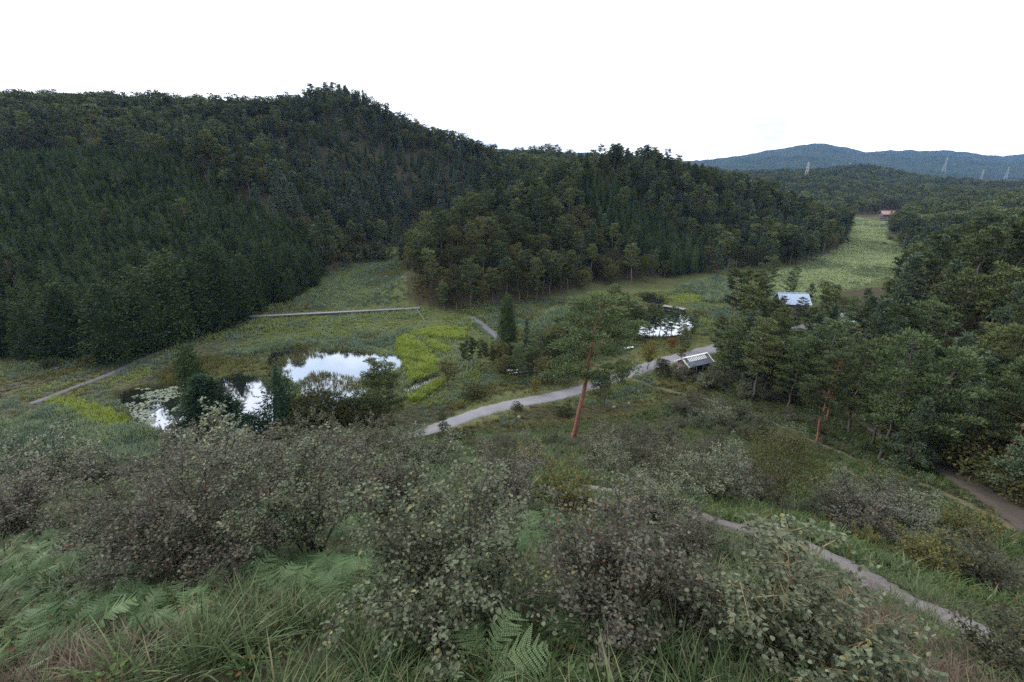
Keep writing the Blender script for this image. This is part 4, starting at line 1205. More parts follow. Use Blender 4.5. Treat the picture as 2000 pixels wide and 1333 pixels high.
RT = [(1990, 968, 760), (1955, 935, 730), (1905, 905, 700), (1862, 872, 690), (1985, 905, 690), (1935, 862, 650), (1820, 845, 665), (1885, 835, 640)]
for i, (bx_, by_, ty) in enumerate(RT):
    specimen(PR['near_pine'][i % 4] if i % 3 else PR['near_young_pine'][0], 12 + i % 4 % 2 if i % 3 else 11, 'roadside_pine', ORD[i] + ' pine counted up from the bottom right along the dirt road', bx_, by_, ty, i, 1.0)
BUSH0 = Proto('undergrowth', broad_tree(559, 2.0, 1.4, 9, 110, .16, .11, 'broad', cs=.0))
for i, (bx_, by_) in enumerate(((1998, 985), (1975, 962), (1948, 950), (1915, 925), (1880, 902), (1845, 880), (1808, 862), (1772, 842), (1735, 822), (1960, 915), (1925, 890))):
    specimen(BUSH0, 2.0, 'undergrowth_bush', ORD[i] + ' low bush counted up the right side of the dirt road', bx_, by_, by_ - 45 - 7 * (i % 4), i, 1.3, cat='bush')
# bushes dotted over the field and the clearing
BUSH = Proto('bush', broad_tree(560, 2.0, 1.5, 8, 90, .22, .16, 'broad_dark', cs=.0))
for i, (bx_, by_, ty, lb) in enumerate(((1612, 566, 550, 'dark bush at the near edge of the pale field'), (1630, 570, 556, 'second dark bush at the near edge of the pale field'), (1726, 480, 473, 'tiny lone bush far out in the pale field'), (1738, 470, 461, 'dark bush against the right edge of the pale field'),
                          (150, 690, 672, 'yellowish bush at the foot of the cypress plantation'), (90, 700, 680, 'dull bush on the brown clearing'), (100, 720, 700, 'greyish bush in the middle of the brown clearing'), (900, 872, 838, 'dark bush on the near edge of the road beside the young pine'), (1102, 812, 790, 'small dark bush on the slope left of the tall pine trunk'),
                          (1010, 800, 786, 'low stone coloured bush beside the gravel road'), (925, 778, 752, 'reddish weed clump on the lawn beside the road'), (640, 520, 480, 'dark bush where the marsh narrows at the back'), (690, 512, 470, 'rounded grey bush at the back end of the marsh'), (740, 508, 470, 'brownish bush closing the back of the marsh'))):
    specimen(BUSH, 2.0, 'bush', lb, bx_, by_, ty, i, 1.2, z=0 if by_ < 800 else None, cat='bush')

# ------------------------------------------------------------------ boardwalk over the marsh
M['deck'] = plainmat('weathered_deck_wood', (.21, .205, .215), (.14, .135, .14), .8, 3)
M['deck_dark'] = plainmat('dark_deck_beam', (.06, .055, .05), (.035, .03, .028), .8, 5)
A0 = np.array(atZ(487, 619, .6)); A1 = np.array(atZ(820, 602, .6))
bw = thing('boardwalk', 'long straight wooden boardwalk crossing the marsh', 'boardwalk', (A0[0], A0[1], 0), math.atan2(A1[1] - A0[1], A1[0] - A0[0]))
LEN = float(np.hypot(*(A1 - A0)[:2]))
nseg = 22
pb = MB()
for q in range(9):
    pb.box(((q + .5) * LEN / nseg / 9, 0, .62 + .004 * (q % 3)), (LEN / nseg / 9 - .02, 1.3, .05))
pm = pb.mesh('deck_panel', [M['deck']])
bb = MB(); bb.box((LEN / nseg / 2, 0, 0), (LEN / nseg - .01, .1, .2)); bm_ = bb.mesh('beam', [M['deck_dark']])
kb = MB(); kb.box((LEN / nseg / 2, 0, 0), (LEN / nseg - .06, .09, .09)); km = kb.mesh('kerb_rail', [M['deck']])
sb = MB(); sb.tube([[0, 0, -.3], [0, 0, .5]], .09, 6, 0); sm_ = sb.mesh('post', [M['deck_dark']])
for q in range(nseg):
    x = q * LEN / nseg
    obj('deck_panel', pm, bw, (x, 0, 0))
    for s in (-1, 1):
        obj('beam', bm_, bw, (x, s * .55, .48)); obj('kerb_rail', km, bw, (x, s * .6, .70)); obj('post', sm_, bw, (x + .06, s * .55, 0))
# handrail going down from the boardwalk's end
hr = thing('handrail', 'thin pale handrail slanting down from the boardwalk end', 'handrail', atZ(814, 604))
b = MB(); a = np.array(atZ(814, 603, 1.0)) - np.array(atZ(814, 604)); e = np.array(atZ(830, 628, .9)) - np.array(atZ(814, 604))
b.bar(a, e, .05); obj('rail', b.mesh('rail', [M['deck']]), hr)
for u in (.02, .34, .66, .98):
    b = MB(); c = a + (e - a) * u; b.bar((c[0], c[1], -.1), c, .05); obj('post', b.mesh('post', [M['deck']]), hr)
# landing by the right hand pond
L0 = np.array(atZ(1296, 597, .4)); L1 = np.array(atZ(1338, 604, .4))
la = thing('landing', 'short grey wooden landing beside the round yellow patch', 'landing', (L0[0], L0[1], 0), math.atan2(L1[1] - L0[1], L1[0] - L0[0]))
ll = float(np.hypot(*(L1 - L0)[:2]))
b = MB(); b.box((.25, 0, .4), (.44, 1.8, .06)); me = b.mesh('plank', [M['deck']])
for q in range(int(ll / .5)):
    obj('plank', me, la, (q * .5, 0, .005 * (q % 2)))
for q in (.3, ll / 2, ll - .3):
    for s in (-1, 1): obj('post', sm_, la, (q, s * .8, -.1))
# plank edge of the dam
D0 = np.array(atZ(252, 822, .2)); D1 = np.array(atZ(352, 860, .2))
dm = thing('plank_dam', 'low plank edging with short posts along the near pond shore', 'edging', (D0[0], D0[1], 0), math.atan2(D1[1] - D0[1], D1[0] - D0[0]))
dl = float(np.hypot(*(D1 - D0)[:2]))
b = MB(); b.box((1.0, 0, .12), (1.96, .08, .3)); me = b.mesh('plank', [M['deck']])
b = MB(); b.tube([[0, 0, -.4], [0, 0, .55]], .07, 6); mp_ = b.mesh('post', [M['deck_dark']])
for q in range(int(dl / 2)):
    obj('plank', me, dm, (q * 2.0, 0, 0)); obj('post', mp_, dm, (q * 2.0, .09, 0))

# ------------------------------------------------------------------ shed beside the road
M['white_paint'] = plainmat('white_painted_wood', (.72, .74, .74), (.6, .62, .62), .6, 4)
M['shed_board'] = plainmat('pinkish_grey_boards', (.36, .32, .32), (.25, .22, .22), .8, 6)
M['shed_roof'] = plainmat('slate_blue_roofing', (.115, .13, .16), (.085, .095, .12), .6, 2)
M['dark_inside'] = plainmat('dark_timber', (.03, .026, .022), (.02, .018, .016), .9, 4)
SH = thing('shed', 'small open shed with slatted white ridge light beside the road', 'shed', (34.6, 79.9, 0), R(26))
LX, WY, HW, HR = 5.4, 3.0, 1.95, 2.85
for gx in (-LX / 2, LX / 2):
    for q in range(9):
        z0 = .12 + q * .29
        half = WY / 2 if z0 + .16 < HW else max(.15, (HR - z0 - .2) / (HR - HW) * WY / 2)
        b = MB(); b.box((gx, 0, z0 + .16), (.06 + .02 * (q % 2), half * 2, .275)); obj('board', b.mesh('board', [M['shed_board']]), SH)
for q in range(7):
    b = MB(); b.box((0, WY / 2, .28 + q * .25), (LX - .1, .06 + .02 * (q % 2), .235)); obj('board', b.mesh('board', [M['shed_board']]), SH)
for q in range(4):
    b = MB(); b.box((-LX / 2 + .2 + q * (LX - .4) / 3, -WY / 2, HW / 2), (.14, .14, HW)); obj('post', b.mesh('post', [M['shed_board']]), SH)
b = MB(); b.box((0, .2, .08), (LX, WY, .16)); obj('floor', b.mesh('floor', [M['dark_inside']]), SH)
ang = math.atan2(HR - HW, WY / 2)
sl_ = math.hypot(HR - HW, WY / 2) + .45
for s in (-1, 1):
    b = MB(); b.box((0, s * (sl_ / 2) * math.cos(ang), HR + .06 - (sl_ / 2) * math.sin(ang)), (LX + .9, sl_, .07), 0, 0, -s * ang)
    rf = obj('roof_slope', b.mesh('roof_slope', [M['shed_roof']]), SH)
    for gx in (-1, 1):
        b = MB(); b.box((gx * (LX / 2 + .5), s * (sl_ / 2) * math.cos(ang), HR + .08 - (sl_ / 2) * math.sin(ang)), (.12, sl_ + .05, .2), 0, 0, -s * ang); obj('barge_board', b.mesh('barge_board', [M['white_paint']]), rf)
b = MB(); b.box((0, 0, HR + .13), (LX + 1.1, .34, .12)); obj('ridge_cap', b.mesh('ridge_cap', [M['white_paint']]), SH)
b = MB(); b.box((0, 0, 0), (.2, 1.0, .06), 0, 0, ang); me = b.mesh('slat', [M['white_paint']])
for q in range(11):
    obj('slat', me, SH, (-LX / 2 + .6 + q * .42, -.62 * math.cos(ang), HR + .17 - .62 * math.sin(ang)))

# ------------------------------------------------------------------ houses
M['blue_roof'] = plainmat('blue_grey_sheet_roof', (.34, .42, .56), (.27, .34, .46), .45, 1.5)
M['house_wall'] = plainmat('brown_house_wall', (.13, .10, .085), (.09, .07, .06), .8, 3)
M['white_wall'] = plainmat('white_plaster', (.62, .62, .64), (.5, .5, .52), .8, 2)
M['red_roof'] = plainmat('faded_red_roof', (.20, .10, .10), (.27, .17, .17), .7, .8)
M['dark_roof'] = plainmat('dark_tile_roof', (.055, .06, .075), (.04, .045, .055), .6, 2)
m, t, p = newmat('window_glass'); p.inputs['Base Color'].default_value = (.02, .025, .03, 1); p.inputs['Roughness'].default_value = .08
M['glass'] = m
def gable_house(name, label, loc, rz, lx, wy, hw, hr, roof, wall, seams=0, over=.5):
    o = thing(name, label, 'house', loc, rz)
    b = MB()
    x, y = lx / 2, wy / 2
    b.add([[-x, -y, 0], [x, -y, 0], [x, y, 0], [-x, y, 0], [-x, -y, hw], [x, -y, hw], [x, y, hw], [-x, y, hw], [-x, 0, hr], [x, 0, hr]],
          [[0, 1, 5, 4], [2, 3, 7, 6], [1, 2, 6, 5], [3, 0, 4, 7]])
    b.add([[-x, -y, hw], [-x, y, hw], [-x, 0, hr], [x, -y, hw], [x, y, hw], [x, 0, hr]], [[0, 2, 1], [3, 4, 5]])
    obj('wall', b.mesh('wall', [M[wall]]), o)
    an = math.atan2(hr - hw, y); s_ = math.hypot(hr - hw, y) + over
    for s in (-1, 1):
        b = MB(); b.box((0, s * (s_ / 2) * math.cos(an), hr + .09 - (s_ / 2) * math.sin(an)), (lx + 2 * over, s_, .1), 0, 0, -s * an)
        r_ = obj('roof_slope', b.mesh('roof_slope', [M[roof]]), o)
        for q in range(seams):
            b = MB(); b.box((-x - over + (q + .5) * (lx + 2 * over) / seams, s * (s_ / 2) * math.cos(an), hr + .17 - (s_ / 2) * math.sin(an)), (.07, s_, .08), 0, 0, -s * an); obj('seam', b.mesh('seam', [M[roof]]), r_)
    b = MB(); b.box((0, 0, hr + .16), (lx + 2 * over, .3, .14)); obj('ridge_cap', b.mesh('ridge_cap', [M[roof]]), o)
    for q in range(max(2, int(lx / 2.5))):
        cx_ = -x + (q + .5) * lx / max(2, int(lx / 2.5))
        b = MB(); b.box((cx_, -y - .02, hw * .55), (1.3, .08, 1.1)); f = obj('window', b.mesh('window', [M['white_wall'] if wall != 'white_wall' else M['house_wall']]), o)
        b = MB(); b.box((cx_, -y - .05, hw * .55), (1.14, .06, .94)); obj('pane', b.mesh('pane', [M['glass']]), f)
    b = MB(); b.box((-x - .02, 0, 1.0), (.08, .95, 2.0)); obj('door', b.mesh('door', [M['dark_inside']]), o)
    return o
gable_house('blue_roofed_house', 'house with large pale blue sheet metal roof among the pines', (74.4, 117.5, 0), R(-6), 6.8, 5.0, 3.5, 5.6, 'blue_roof', 'house_wall', 12)
gable_house('blue_roofed_hut', 'small blue roofed hut behind the umbrella pine', (80.6, 104.5, 0), R(-25), 2.6, 2.4, 2.4, 3.6, 'blue_roof', 'house_wall', 5, .3)
FH = gable_house('farmhouse', 'far farmhouse with faded red roof at the end of the field', (300, 376, 0), R(-14), 9.0, 6.5, 6.2, 8.4, 'red_roof', 'house_wall', 9, .9)
for (dx, dy, lx, wy, z0) in ((-1.0, -4.6, 11, 3.6, 3.3), (-2.5, -6.6, 8, 2.6, 2.0)):
    b = MB(); b.box((dx, dy + 1.2, z0 / 2), (lx - .8, wy, z0)); obj('wall', b.mesh('wall', [M['house_wall']]), FH)
    b = MB(); b.box((dx, dy + 1.2 - wy / 2 - .03, z0 * .62), (lx - 2.2, .1, z0 * .4)); obj('white_panel', b.mesh('white_panel', [M['white_wall']]), FH)
    b = MB(); b.box((dx, dy + 1.0, z0 + .5), (lx, wy + 1.2, .14), 0, 0, R(20)); obj('lean_to_roof', b.mesh('lean_to_roof', [M['dark_roof']]), FH)
b = MB(); b.box((1.5, -1.9, 7.9), (1.6, .3, .9)); obj('dormer', b.mesh('dormer', [M['dark_roof']]), FH)

# ------------------------------------------------------------------ picnic furniture
def picnic(label, px_, py_, rz, mat):
    o = thing('picnic_table', label, 'table', atZ(px_, py_), rz)
    for q in range(4):
        b = MB(); b.box((0, -.36 + q * .24, .74), (1.9, .22, .05)); obj('plank', b.mesh('plank', [mat]), o)
    for s in (-1, 1):
        b = MB(); b.box((0, s * .75, .43), (1.9, .28, .05)); obj('seat', b.mesh('seat', [mat]), o)
        for e_ in (-1, 1):
            b = MB(); b.bar((e_ * .65, s * .72, 0), (e_ * .65, s * .25, .72), .05); obj('leg', b.mesh('leg', [mat]), o)
picnic('pale picnic table under the round trees', 1001, 730, .4, M['white_paint'])
picnic('dark picnic table beside the pale one', 1023, 733, .5, M['deck_dark'])
o = thing('bench', 'white bench on the lawn near the right hand pond', 'bench', atZ(1228, 683), .35)
for q in range(3):
    b = MB(); b.box((0, -.2 + q * .2, .44), (2.2, .18, .06)); obj('plank', b.mesh('plank', [M['white_paint']]), o)
for s in (-1, 1):
    b = MB(); b.box((s * .8, 0, .2), (.12, .5, .4)); obj('leg', b.mesh('leg', [M['deck_dark']]), o)

# ------------------------------------------------------------------ pylons
M['steel'] = plainmat('galvanised_steel', (.36, .37, .40), (.30, .31, .34), .6, .2, 0)
def pylon_meshes(H=45.0, th=.15):
    out = {}
    def half(z):
        return 4.2 * (1 - z / H) ** 1.0 * (1 if z < H * .62 else 1) * .9 + .55
    lv = np.linspace(0, H, 9)
    b = MB()
    for i in range(8):
        z0, z1 = lv[i], lv[i + 1]; h0, h1 = half(z0), half(z1)
        C0 = [(-h0, -h0, z0), (h0, -h0, z0), (h0, h0, z0), (-h0, h0, z0)]; C1 = [(-h1, -h1, z1), (h1, -h1, z1), (h1, h1, z1), (-h1, h1, z1)]
        for q in range(4):
            b.bar(C0[q], C1[(q + 1) % 4], th * .6); b.bar(C0[(q + 1) % 4], C1[q], th * .6); b.bar(C1[q], C1[(q + 1) % 4], th * .6)
    out['bracing'] = b.mesh('bracing', [M['steel']])
    for q, (sx_, sy_) in enumerate(((-1, -1), (1, -1), (1, 1), (-1, 1))):
        b = MB(); h0, h1 = half(0), half(H)
        b.bar((sx_ * h0, sy_ * h0, -4), (sx_ * h1, sy_ * h1, H), th); out['leg%d' % q] = b.mesh('leg', [M['steel']])
    for q, (z, w) in enumerate(((H * .66, 6.4), (H * .78, 5.4), (H * .90, 4.4))):
        b = MB(); h = half(z)
        for s in (-1, 1):
            for e_ in (-h, h):
                b.bar((0, e_, z), (s * w, 0, z + .3), th * .8); b.bar((s * h, e_, z + 2.0), (s * w, 0, z + .3), th * .6)
            b.bar((s * w, 0, z + .3), (s * w, 0, z - 1.6), th * .8)
        out['crossarm%d' % q] = b.mesh('crossarm', [M['steel']])
    return out
PY = pylon_meshes()
for i, (bx_, by_, ty, lb) in enumerate(((1569, 369, 317, 'nearest and tallest lattice pylon above the left end of the far ridge'), (1655, 342, 318, 'lattice pylon standing right of the nearest one against the blue mountain'),
                                  (1843, 334, 307, 'lattice pylon on the wooded knoll left of the right hand pair'), (1914, 356, 331, 'left pylon of the pair near the right edge'), (1963, 351, 326, 'right pylon of the pair near the right edge'),
                                  (1594, 297, 286, 'tiny faint pylon high on the blue mountain'))):
    pxh = math.hypot(by_ - ty, (by_ - ty) * .25)
    r_, f_, d_ = ray(bx_, by_)
    Y = 45.0 * f_ / (by_ - ty)
    Y = min(Y, 3330)
    x, y, z_ = atY(bx_, by_, Y)
    s = (CAM_Z - Y * ray(bx_, ty)[2] / ray(bx_, ty)[1] - z_) / 45.0
    o = thing('pylon', lb, 'pylon', (x, y, z_), R(35), s)
    for k, me in PY.items():
        obj(k.rstrip('0123456789'), me, o)
# ------------------------------------------------------------------ stones and a fallen trunk
def rock(seed, r):
    rg = np.random.default_rng(seed)
    b = MB(); n = 6; k = 9
    P = [[0, 0, r * .6]]
    V = []
    for i in range(1, n):
        th = math.pi * i / n
        for j in range(k):
            a = 2 * math.pi * j / k
            q = r * rg.uniform(.78, 1.12)
            V.append([q * math.sin(th) * math.cos(a), q * .8 * math.sin(th) * math.sin(a), q * .62 * math.cos(th)])
    F = [[i * k + j, (i + 1) * k + j, (i + 1) * k + (j + 1) % k, i * k + (j + 1) % k] for i in range(n - 2) for j in range(k)]
    b.add(V + [[0, 0, r * .62], [0, 0, -r * .62]], F)
    b.f.append((np.array([[q, (q + 1) % k, len(V)] for q in range(k)]), 0, False))
    return b.mesh('rock', [M['stone']])
M['stone'] = plainmat('grey_stone', (.22, .21, .21), (.13, .125, .12), .9, 5, 0, .6)
RK = [rock(i, 1.0) for i in range(4)]
for i, (a, c, s, lb) in enumerate(((1200, 796, .35, 'pale stone on the grass right of the tall pine'), (1228, 789, .3, 'small pale stone right of the larger one on the slope'), (1013, 815, .35, 'stone on the verge below the gravel road'), (1300, 788, .4, 'grey stone at the left of the bare rubble bank'), (1325, 800, .5, 'dark stone in the middle of the bare rubble bank'), (1345, 812, .4, 'brown stone at the right of the bare rubble bank'), (1372, 806, .35, 'small stone at the trail edge above the rubble bank'), (880, 1255, .18, 'bare stone showing through the grass at the front'))):
    q = hit(a, c, 2)
    tag(obj('stone', RK[i % 4], None, (q[0], q[1], q[2] + .05), i, s), lb, 'stone')
q0, q1 = np.array(hit(1800, 968, 8)), np.array(hit(1895, 1002, 8))
fl_ = thing('fallen_log', 'pale fallen log lying beside the worn trail', 'log', tuple(q0))
b = MB(); e = q1 - q0; b.tube([[0, 0, .16], list(e * .5 + [0, 0, .15]), list(e + [0, 0, .14])], [.12, .11, .08], 8); obj('stem', b.mesh('stem', [M['bark_grey']]), fl_)
b = MB(); b.tube([list(e * .6 + [0, 0, .2]), list(e * .75 + [.2, .1, .5])], [.04, .02], 5); obj('branch_stub', b.mesh('branch_stub', [M['bark_grey']]), fl_)

# ------------------------------------------------------------------ shrubs of the lookout slope
def shrub(seed, H=2.2, RC=1.3, stems=8, twigs=9, per=26, ll=.06, lw=.042, open_=.34, wob=.10, near=True, flatness=.75, stem_r=.022, lift=.25):
    """stems rising from one base, twigs along them, leaves along the twigs; returns stem and foliage builders and the outer leaves"""
    rg = np.random.default_rng(seed)
    st, fo = MB(), MB()
    LP, LD, LN = [], [], []
    for i in range(stems):
        a = i * 2.39996 + rg.normal(0, .4)
        out = RC * rg.uniform(.25, .95)
        tip = np.array([math.cos(a) * out, math.sin(a) * out, H * rg.uniform(.5, 1.12) * (1 - .25 * (out / RC) ** 2)])
        k = 6; u = np.linspace(0, 1, k)
        b0 = np.array([math.cos(a), math.sin(a), 0]) * rg.uniform(.02, .12)
        path = b0 + (tip - b0) * np.stack([u ** 1.35, u ** 1.35, u ** .92], 1)
        path[1:] += rg.normal(0, wob * H * .22, (k - 1, 3)) * np.array([1, 1, .4])
        st.tube(path, np.linspace(stem_r, .006, k), 5 if near else 4, 0, False)
        for q in range(twigs):
            s = open_ + (1 - open_) * (q + rg.uniform(.2, 1)) / twigs
            c = np.array([np.interp(s, u, path[:, w]) for w in range(3)])
            o = unit(np.array([c[0], c[1], 0]) + rg.normal(0, .5, 3) * np.array([1, 1, .2]))
            d = unit(o * rg.uniform(.5, 1.0) + rg.normal(0, .55, 3) * np.array([1, 1, .5]) + np.array([0, 0, lift]))
            L = RC * rg.uniform(.2, .62) * (1.1 - .45 * s)
            e = c + d * L
            mid = c + d * L * .5 + rg.normal(0, .03, 3)
            st.tube([c, mid, e], [.007, .005, .003], 3, 0, False)
            m_ = int(per * rg.uniform(.6, 1.3))
            w = rg.uniform(.2, 1.08, m_) ** .7
            pos = c + d * L * w[:, None] + rg.normal(0, .022 * (1 + RC), (m_, 3))
            ld = unit(rg.normal(0, 1, (m_, 3)) * np.array([1, 1, .45]) + d * .5)
            LP.append(pos); LD.append(ld); LN.append(unit(rg.normal(0, 1 - flatness + .12, (m_, 3)) + np.array([0, 0, 1])))
    LP, LD, LN = np.concatenate(LP), np.concatenate(LD), np.concatenate(LN)
    n = len(LP)
    return st, fo, (LP, LD, LN, ll * rg.uniform(.45, 1.3, n), lw * rg.uniform(.7, 1.2, n))
def shrub_meshes(name, leaf, near=True, stem='twig', **kw):
    st, fo, (P, D, N, L, W) = shrub(near=near, **kw)
    (fo.ovate if near else fo.leaves)(P, D, N, L, W)
    return st.mesh(name + '_stems', [M[stem]]), fo.mesh(name + '_foliage', [M[leaf]])
def put_shrub(ms_, name, label, loc, rz, s, group=None, cat='shrub'):
    o = thing(name, label, cat, loc, rz, s, group)
    obj('stems', ms_[0], o)
    f = obj('foliage', ms_[1], o); f['kind'] = 'stuff'
    return o
def up_normal(x, y):
    e = .4
    return None
# the nearest shrubs: their largest outer leaves are pieces of their own
LEAFM = []
def single_leaf(mat, i):
    b = MB(); b.ovate(np.zeros((1, 3)), np.array([[1., 0, 0]]), np.array([[0, 0, 1.]]), 1.0, [.62, .74, .55][i], 0, [.10, .16, .05][i])
    return b.mesh('leaf', [M[mat]])
def hero_shrub(name, label, leaf, loc, rz, seed, nleaf=260, extra=None, stem='twig', **kw):
    st, fo, (P, D, N, L, W) = shrub(near=True, seed=seed, **kw)
    o = thing(name, label, 'shrub', loc, rz)
    PLACED.append((loc[0], loc[1], kw['RC'] * 1.25))
    obj('stems', st.mesh(name + '_stems', [M[stem]]), o)
    c0, s0 = math.cos(rz), math.sin(rz)
    wp = np.column_stack([P[:, 0] * c0 - P[:, 1] * s0 + loc[0], P[:, 0] * s0 + P[:, 1] * c0 + loc[1], P[:, 2] + loc[2]])
    dc = np.linalg.norm(wp - np.array([0, 0, CAM_Z]), axis=1)
    big = np.argsort(dc)[:nleaf]
    rest = np.setdiff1d(np.arange(len(P)), big)
    fo.ovate(P[rest], D[rest], N[rest], L[rest], W[rest])
    f = obj('foliage', fo.mesh(name + '_foliage', [M[leaf]]), o); f['kind'] = 'stuff'
    lm = [single_leaf(leaf, i) for i in range(3)]
    for j, q in enumerate(big):
        x_ = Vector(D[q]).normalized(); z_ = Vector(N[q]); y_ = z_.cross(x_).normalized(); z_ = x_.cross(y_)
        l_ = obj('leaf', lm[j % 3], o, tuple(P[q]), rot=Matrix((x_, y_, z_)).transposed().to_euler(), scale=float(L[q]))
    return o

PLACED = []
def spot(px_, py_): return hit(px_, py_, 2.0, 120)
def sized(px_, by_, ty_):
    q = spot(px_, by_); return q, max(.6, top_height(q, ty_))
q, h = sized(885, 1205, 930)
hero_shrub('round_leaved_shrub', 'large grey green shrub with round leaves in the centre foreground', 'shrub_green', (q[0], q[1], q[2] - .1), .3, 601, 290, H=h, RC=1.35, stems=22, twigs=16, per=40, ll=.050, lw=.039)
q, h = sized(1530, 1340, 1075)
hero_shrub('pale_twig_shrub', 'broad leaved grey shrub with yellowish twigs at lower right', 'shrub_green', (q[0], q[1], q[2] - .1), 1.2, 602, 290, stem='twig_yellow', H=h, RC=.98, stems=18, twigs=14, per=36, ll=.055, lw=.046, wob=.05, stem_r=.014)
q, h = sized(1195, 1225, 1000)
hero_shrub('purplish_shrub', 'purplish brown shrub right of the round leaved one', 'shrub_red', (q[0], q[1], q[2] - .1), 2.2, 603, 220, H=h, RC=1.2, stems=20, twigs=15, per=36, ll=.048, lw=.036)
q, h = sized(385, 1118, 868)
hero_shrub('rusty_shrub', 'wide rusty grey shrub over the ferns at left', 'shrub_red', (q[0], q[1], q[2] - .1), .8, 604, 120, H=h, RC=2.0, stems=28, twigs=18, per=40, ll=.050, lw=.037)
q, h = sized(622, 1100, 812)
hero_shrub('many_stemmed_shrub', 'tall open shrub with several bare stems above the ferns', 'shrub_green', (q[0], q[1], q[2] - .05), 3.1, 605, 120, H=h, RC=1.25, stems=12, twigs=18, per=34, ll=.056, lw=.044, open_=.45, stem_r=.034)
PLACED[-1] = PLACED[-1][:2] + (4.2,)
NS = {}
for i in range(3):
    NS['green', i] = shrub_meshes('green%d' % i, 'shrub_green', seed=620 + i, H=2.0, RC=1.15, stems=15, twigs=12, per=46, ll=.052, lw=.042)
    NS['red', i] = shrub_meshes('red%d' % i, 'shrub_red', seed=630 + i, H=1.9, RC=1.15, stems=15, twigs=12, per=46, ll=.052, lw=.04)
    NS['dark', i] = shrub_meshes('dark%d' % i, 'shrub_dark', near=False, seed=640 + i, H=2.0, RC=1.3, stems=14, twigs=12, per=26, ll=.085, lw=.062)
    NS['farred', i] = shrub_meshes('farred%d' % i, 'shrub_red', near=False, seed=650 + i, H=2.0, RC=1.3, stems=14, twigs=12, per=26, ll=.085, lw=.062)
for i in range(2):
    NS['yellow', i] = shrub_meshes('yellow%d' % i, 'shrub_yellow', near=False, seed=660 + i, H=1.9, RC=1.1, stems=13, twigs=12, per=24, ll=.08, lw=.058)
    NS['fargreen', i] = shrub_meshes('fargreen%d' % i, 'shrub_green', near=False, seed=670 + i, H=2.0, RC=1.3, stems=14, twigs=12, per=26, ll=.085, lw=.062)
def named(kind_, name, label, bx_, by_, ty_, wide=1.0):
    q, h = sized(bx_, by_, ty_)
    s = h / 1.9
    put_shrub(NS[kind_], name, label, (q[0], q[1], q[2] - .08), bx_ * .37, (s * wide, s * wide, s)); PLACED.append((q[0], q[1], s * 1.1))
for a in (
    (('red', 0), 'rusty_shrub', 'rusty grey shrub at the left picture edge', 45, 1060, 915, 1.0),
    (('red', 1), 'rusty_shrub', 'brownish grey shrub just right of the many stemmed one', 705, 1012, 862, 1.0),
    (('red', 2), 'purple_shrub', 'purple topped shrub rising behind the round leaved one', 985, 1010, 885, 1.0),
    (('yellow', 0), 'yellow_shrub', 'yellowing shrub with thin dark stems behind the purplish one', 1112, 1010, 905, .9),
    (('yellow', 1), 'yellow_shrub', 'orange tinged shrub farther back in the middle of the slope', 1030, 930, 868, 1.0),
    (('green', 0), 'grey_shrub', 'grey green shrub behind the purplish one at right', 1270, 1030, 925, 1.0),
    (('fargreen', 0), 'grey_shrub', 'pale shrub below the small spreading tree', 1395, 960, 878, 1.0),
    (('farred', 0), 'red_shrub', 'reddish brown bush left of the small spreading tree', 1482, 992, 930, 1.1),
    (('dark', 0), 'dark_shrub', 'dull grey bush right of the small spreading tree', 1640, 1035, 955, 1.2),
    (('yellow', 0), 'yellow_shrub', 'bright yellow green bush above the footpath', 1690, 1075, 1022, .8),
    (('yellow', 1), 'yellow_shrub', 'yellowish bush at right beyond the footpath', 1790, 1120, 1040, 1.1),
    (('dark', 1), 'dark_shrub', 'grey bush beyond the footpath near the right edge', 1900, 1150, 1065, 1.1),
    (('dark', 2), 'dark_shrub', 'thin brownish bush in the bottom right corner', 1960, 1345, 1210, .8),
    (('green', 1), 'grey_shrub', 'small grey green shrub above the pale twig shrub', 1480, 1120, 1040, 1.0),
    (('red', 0), 'red_shrub', 'dark reddish shrub left of the gravel patch', 1350, 1090, 1000, 1.0),
    (('farred', 1), 'dark_shrub', 'dark bush at the foot of the tall pine', 1166, 884, 852, 1.4),
    (('dark', 0), 'dark_shrub', 'dark bush right of the tall pine foot', 1240, 885, 838, 1.3),
    (('green', 2), 'grey_shrub', 'grey green shrub between the round leaved and the many stemmed one', 800, 1010, 905, .9),
    (('dark', 2), 'dark_shrub', 'dark low bush in front of the fir', 250, 960, 900, 1.2),
    (('red', 2), 'purple_shrub', 'purplish shrub left of the pale twig shrub', 1345, 1240, 1105, .8),
):
    named(*a)
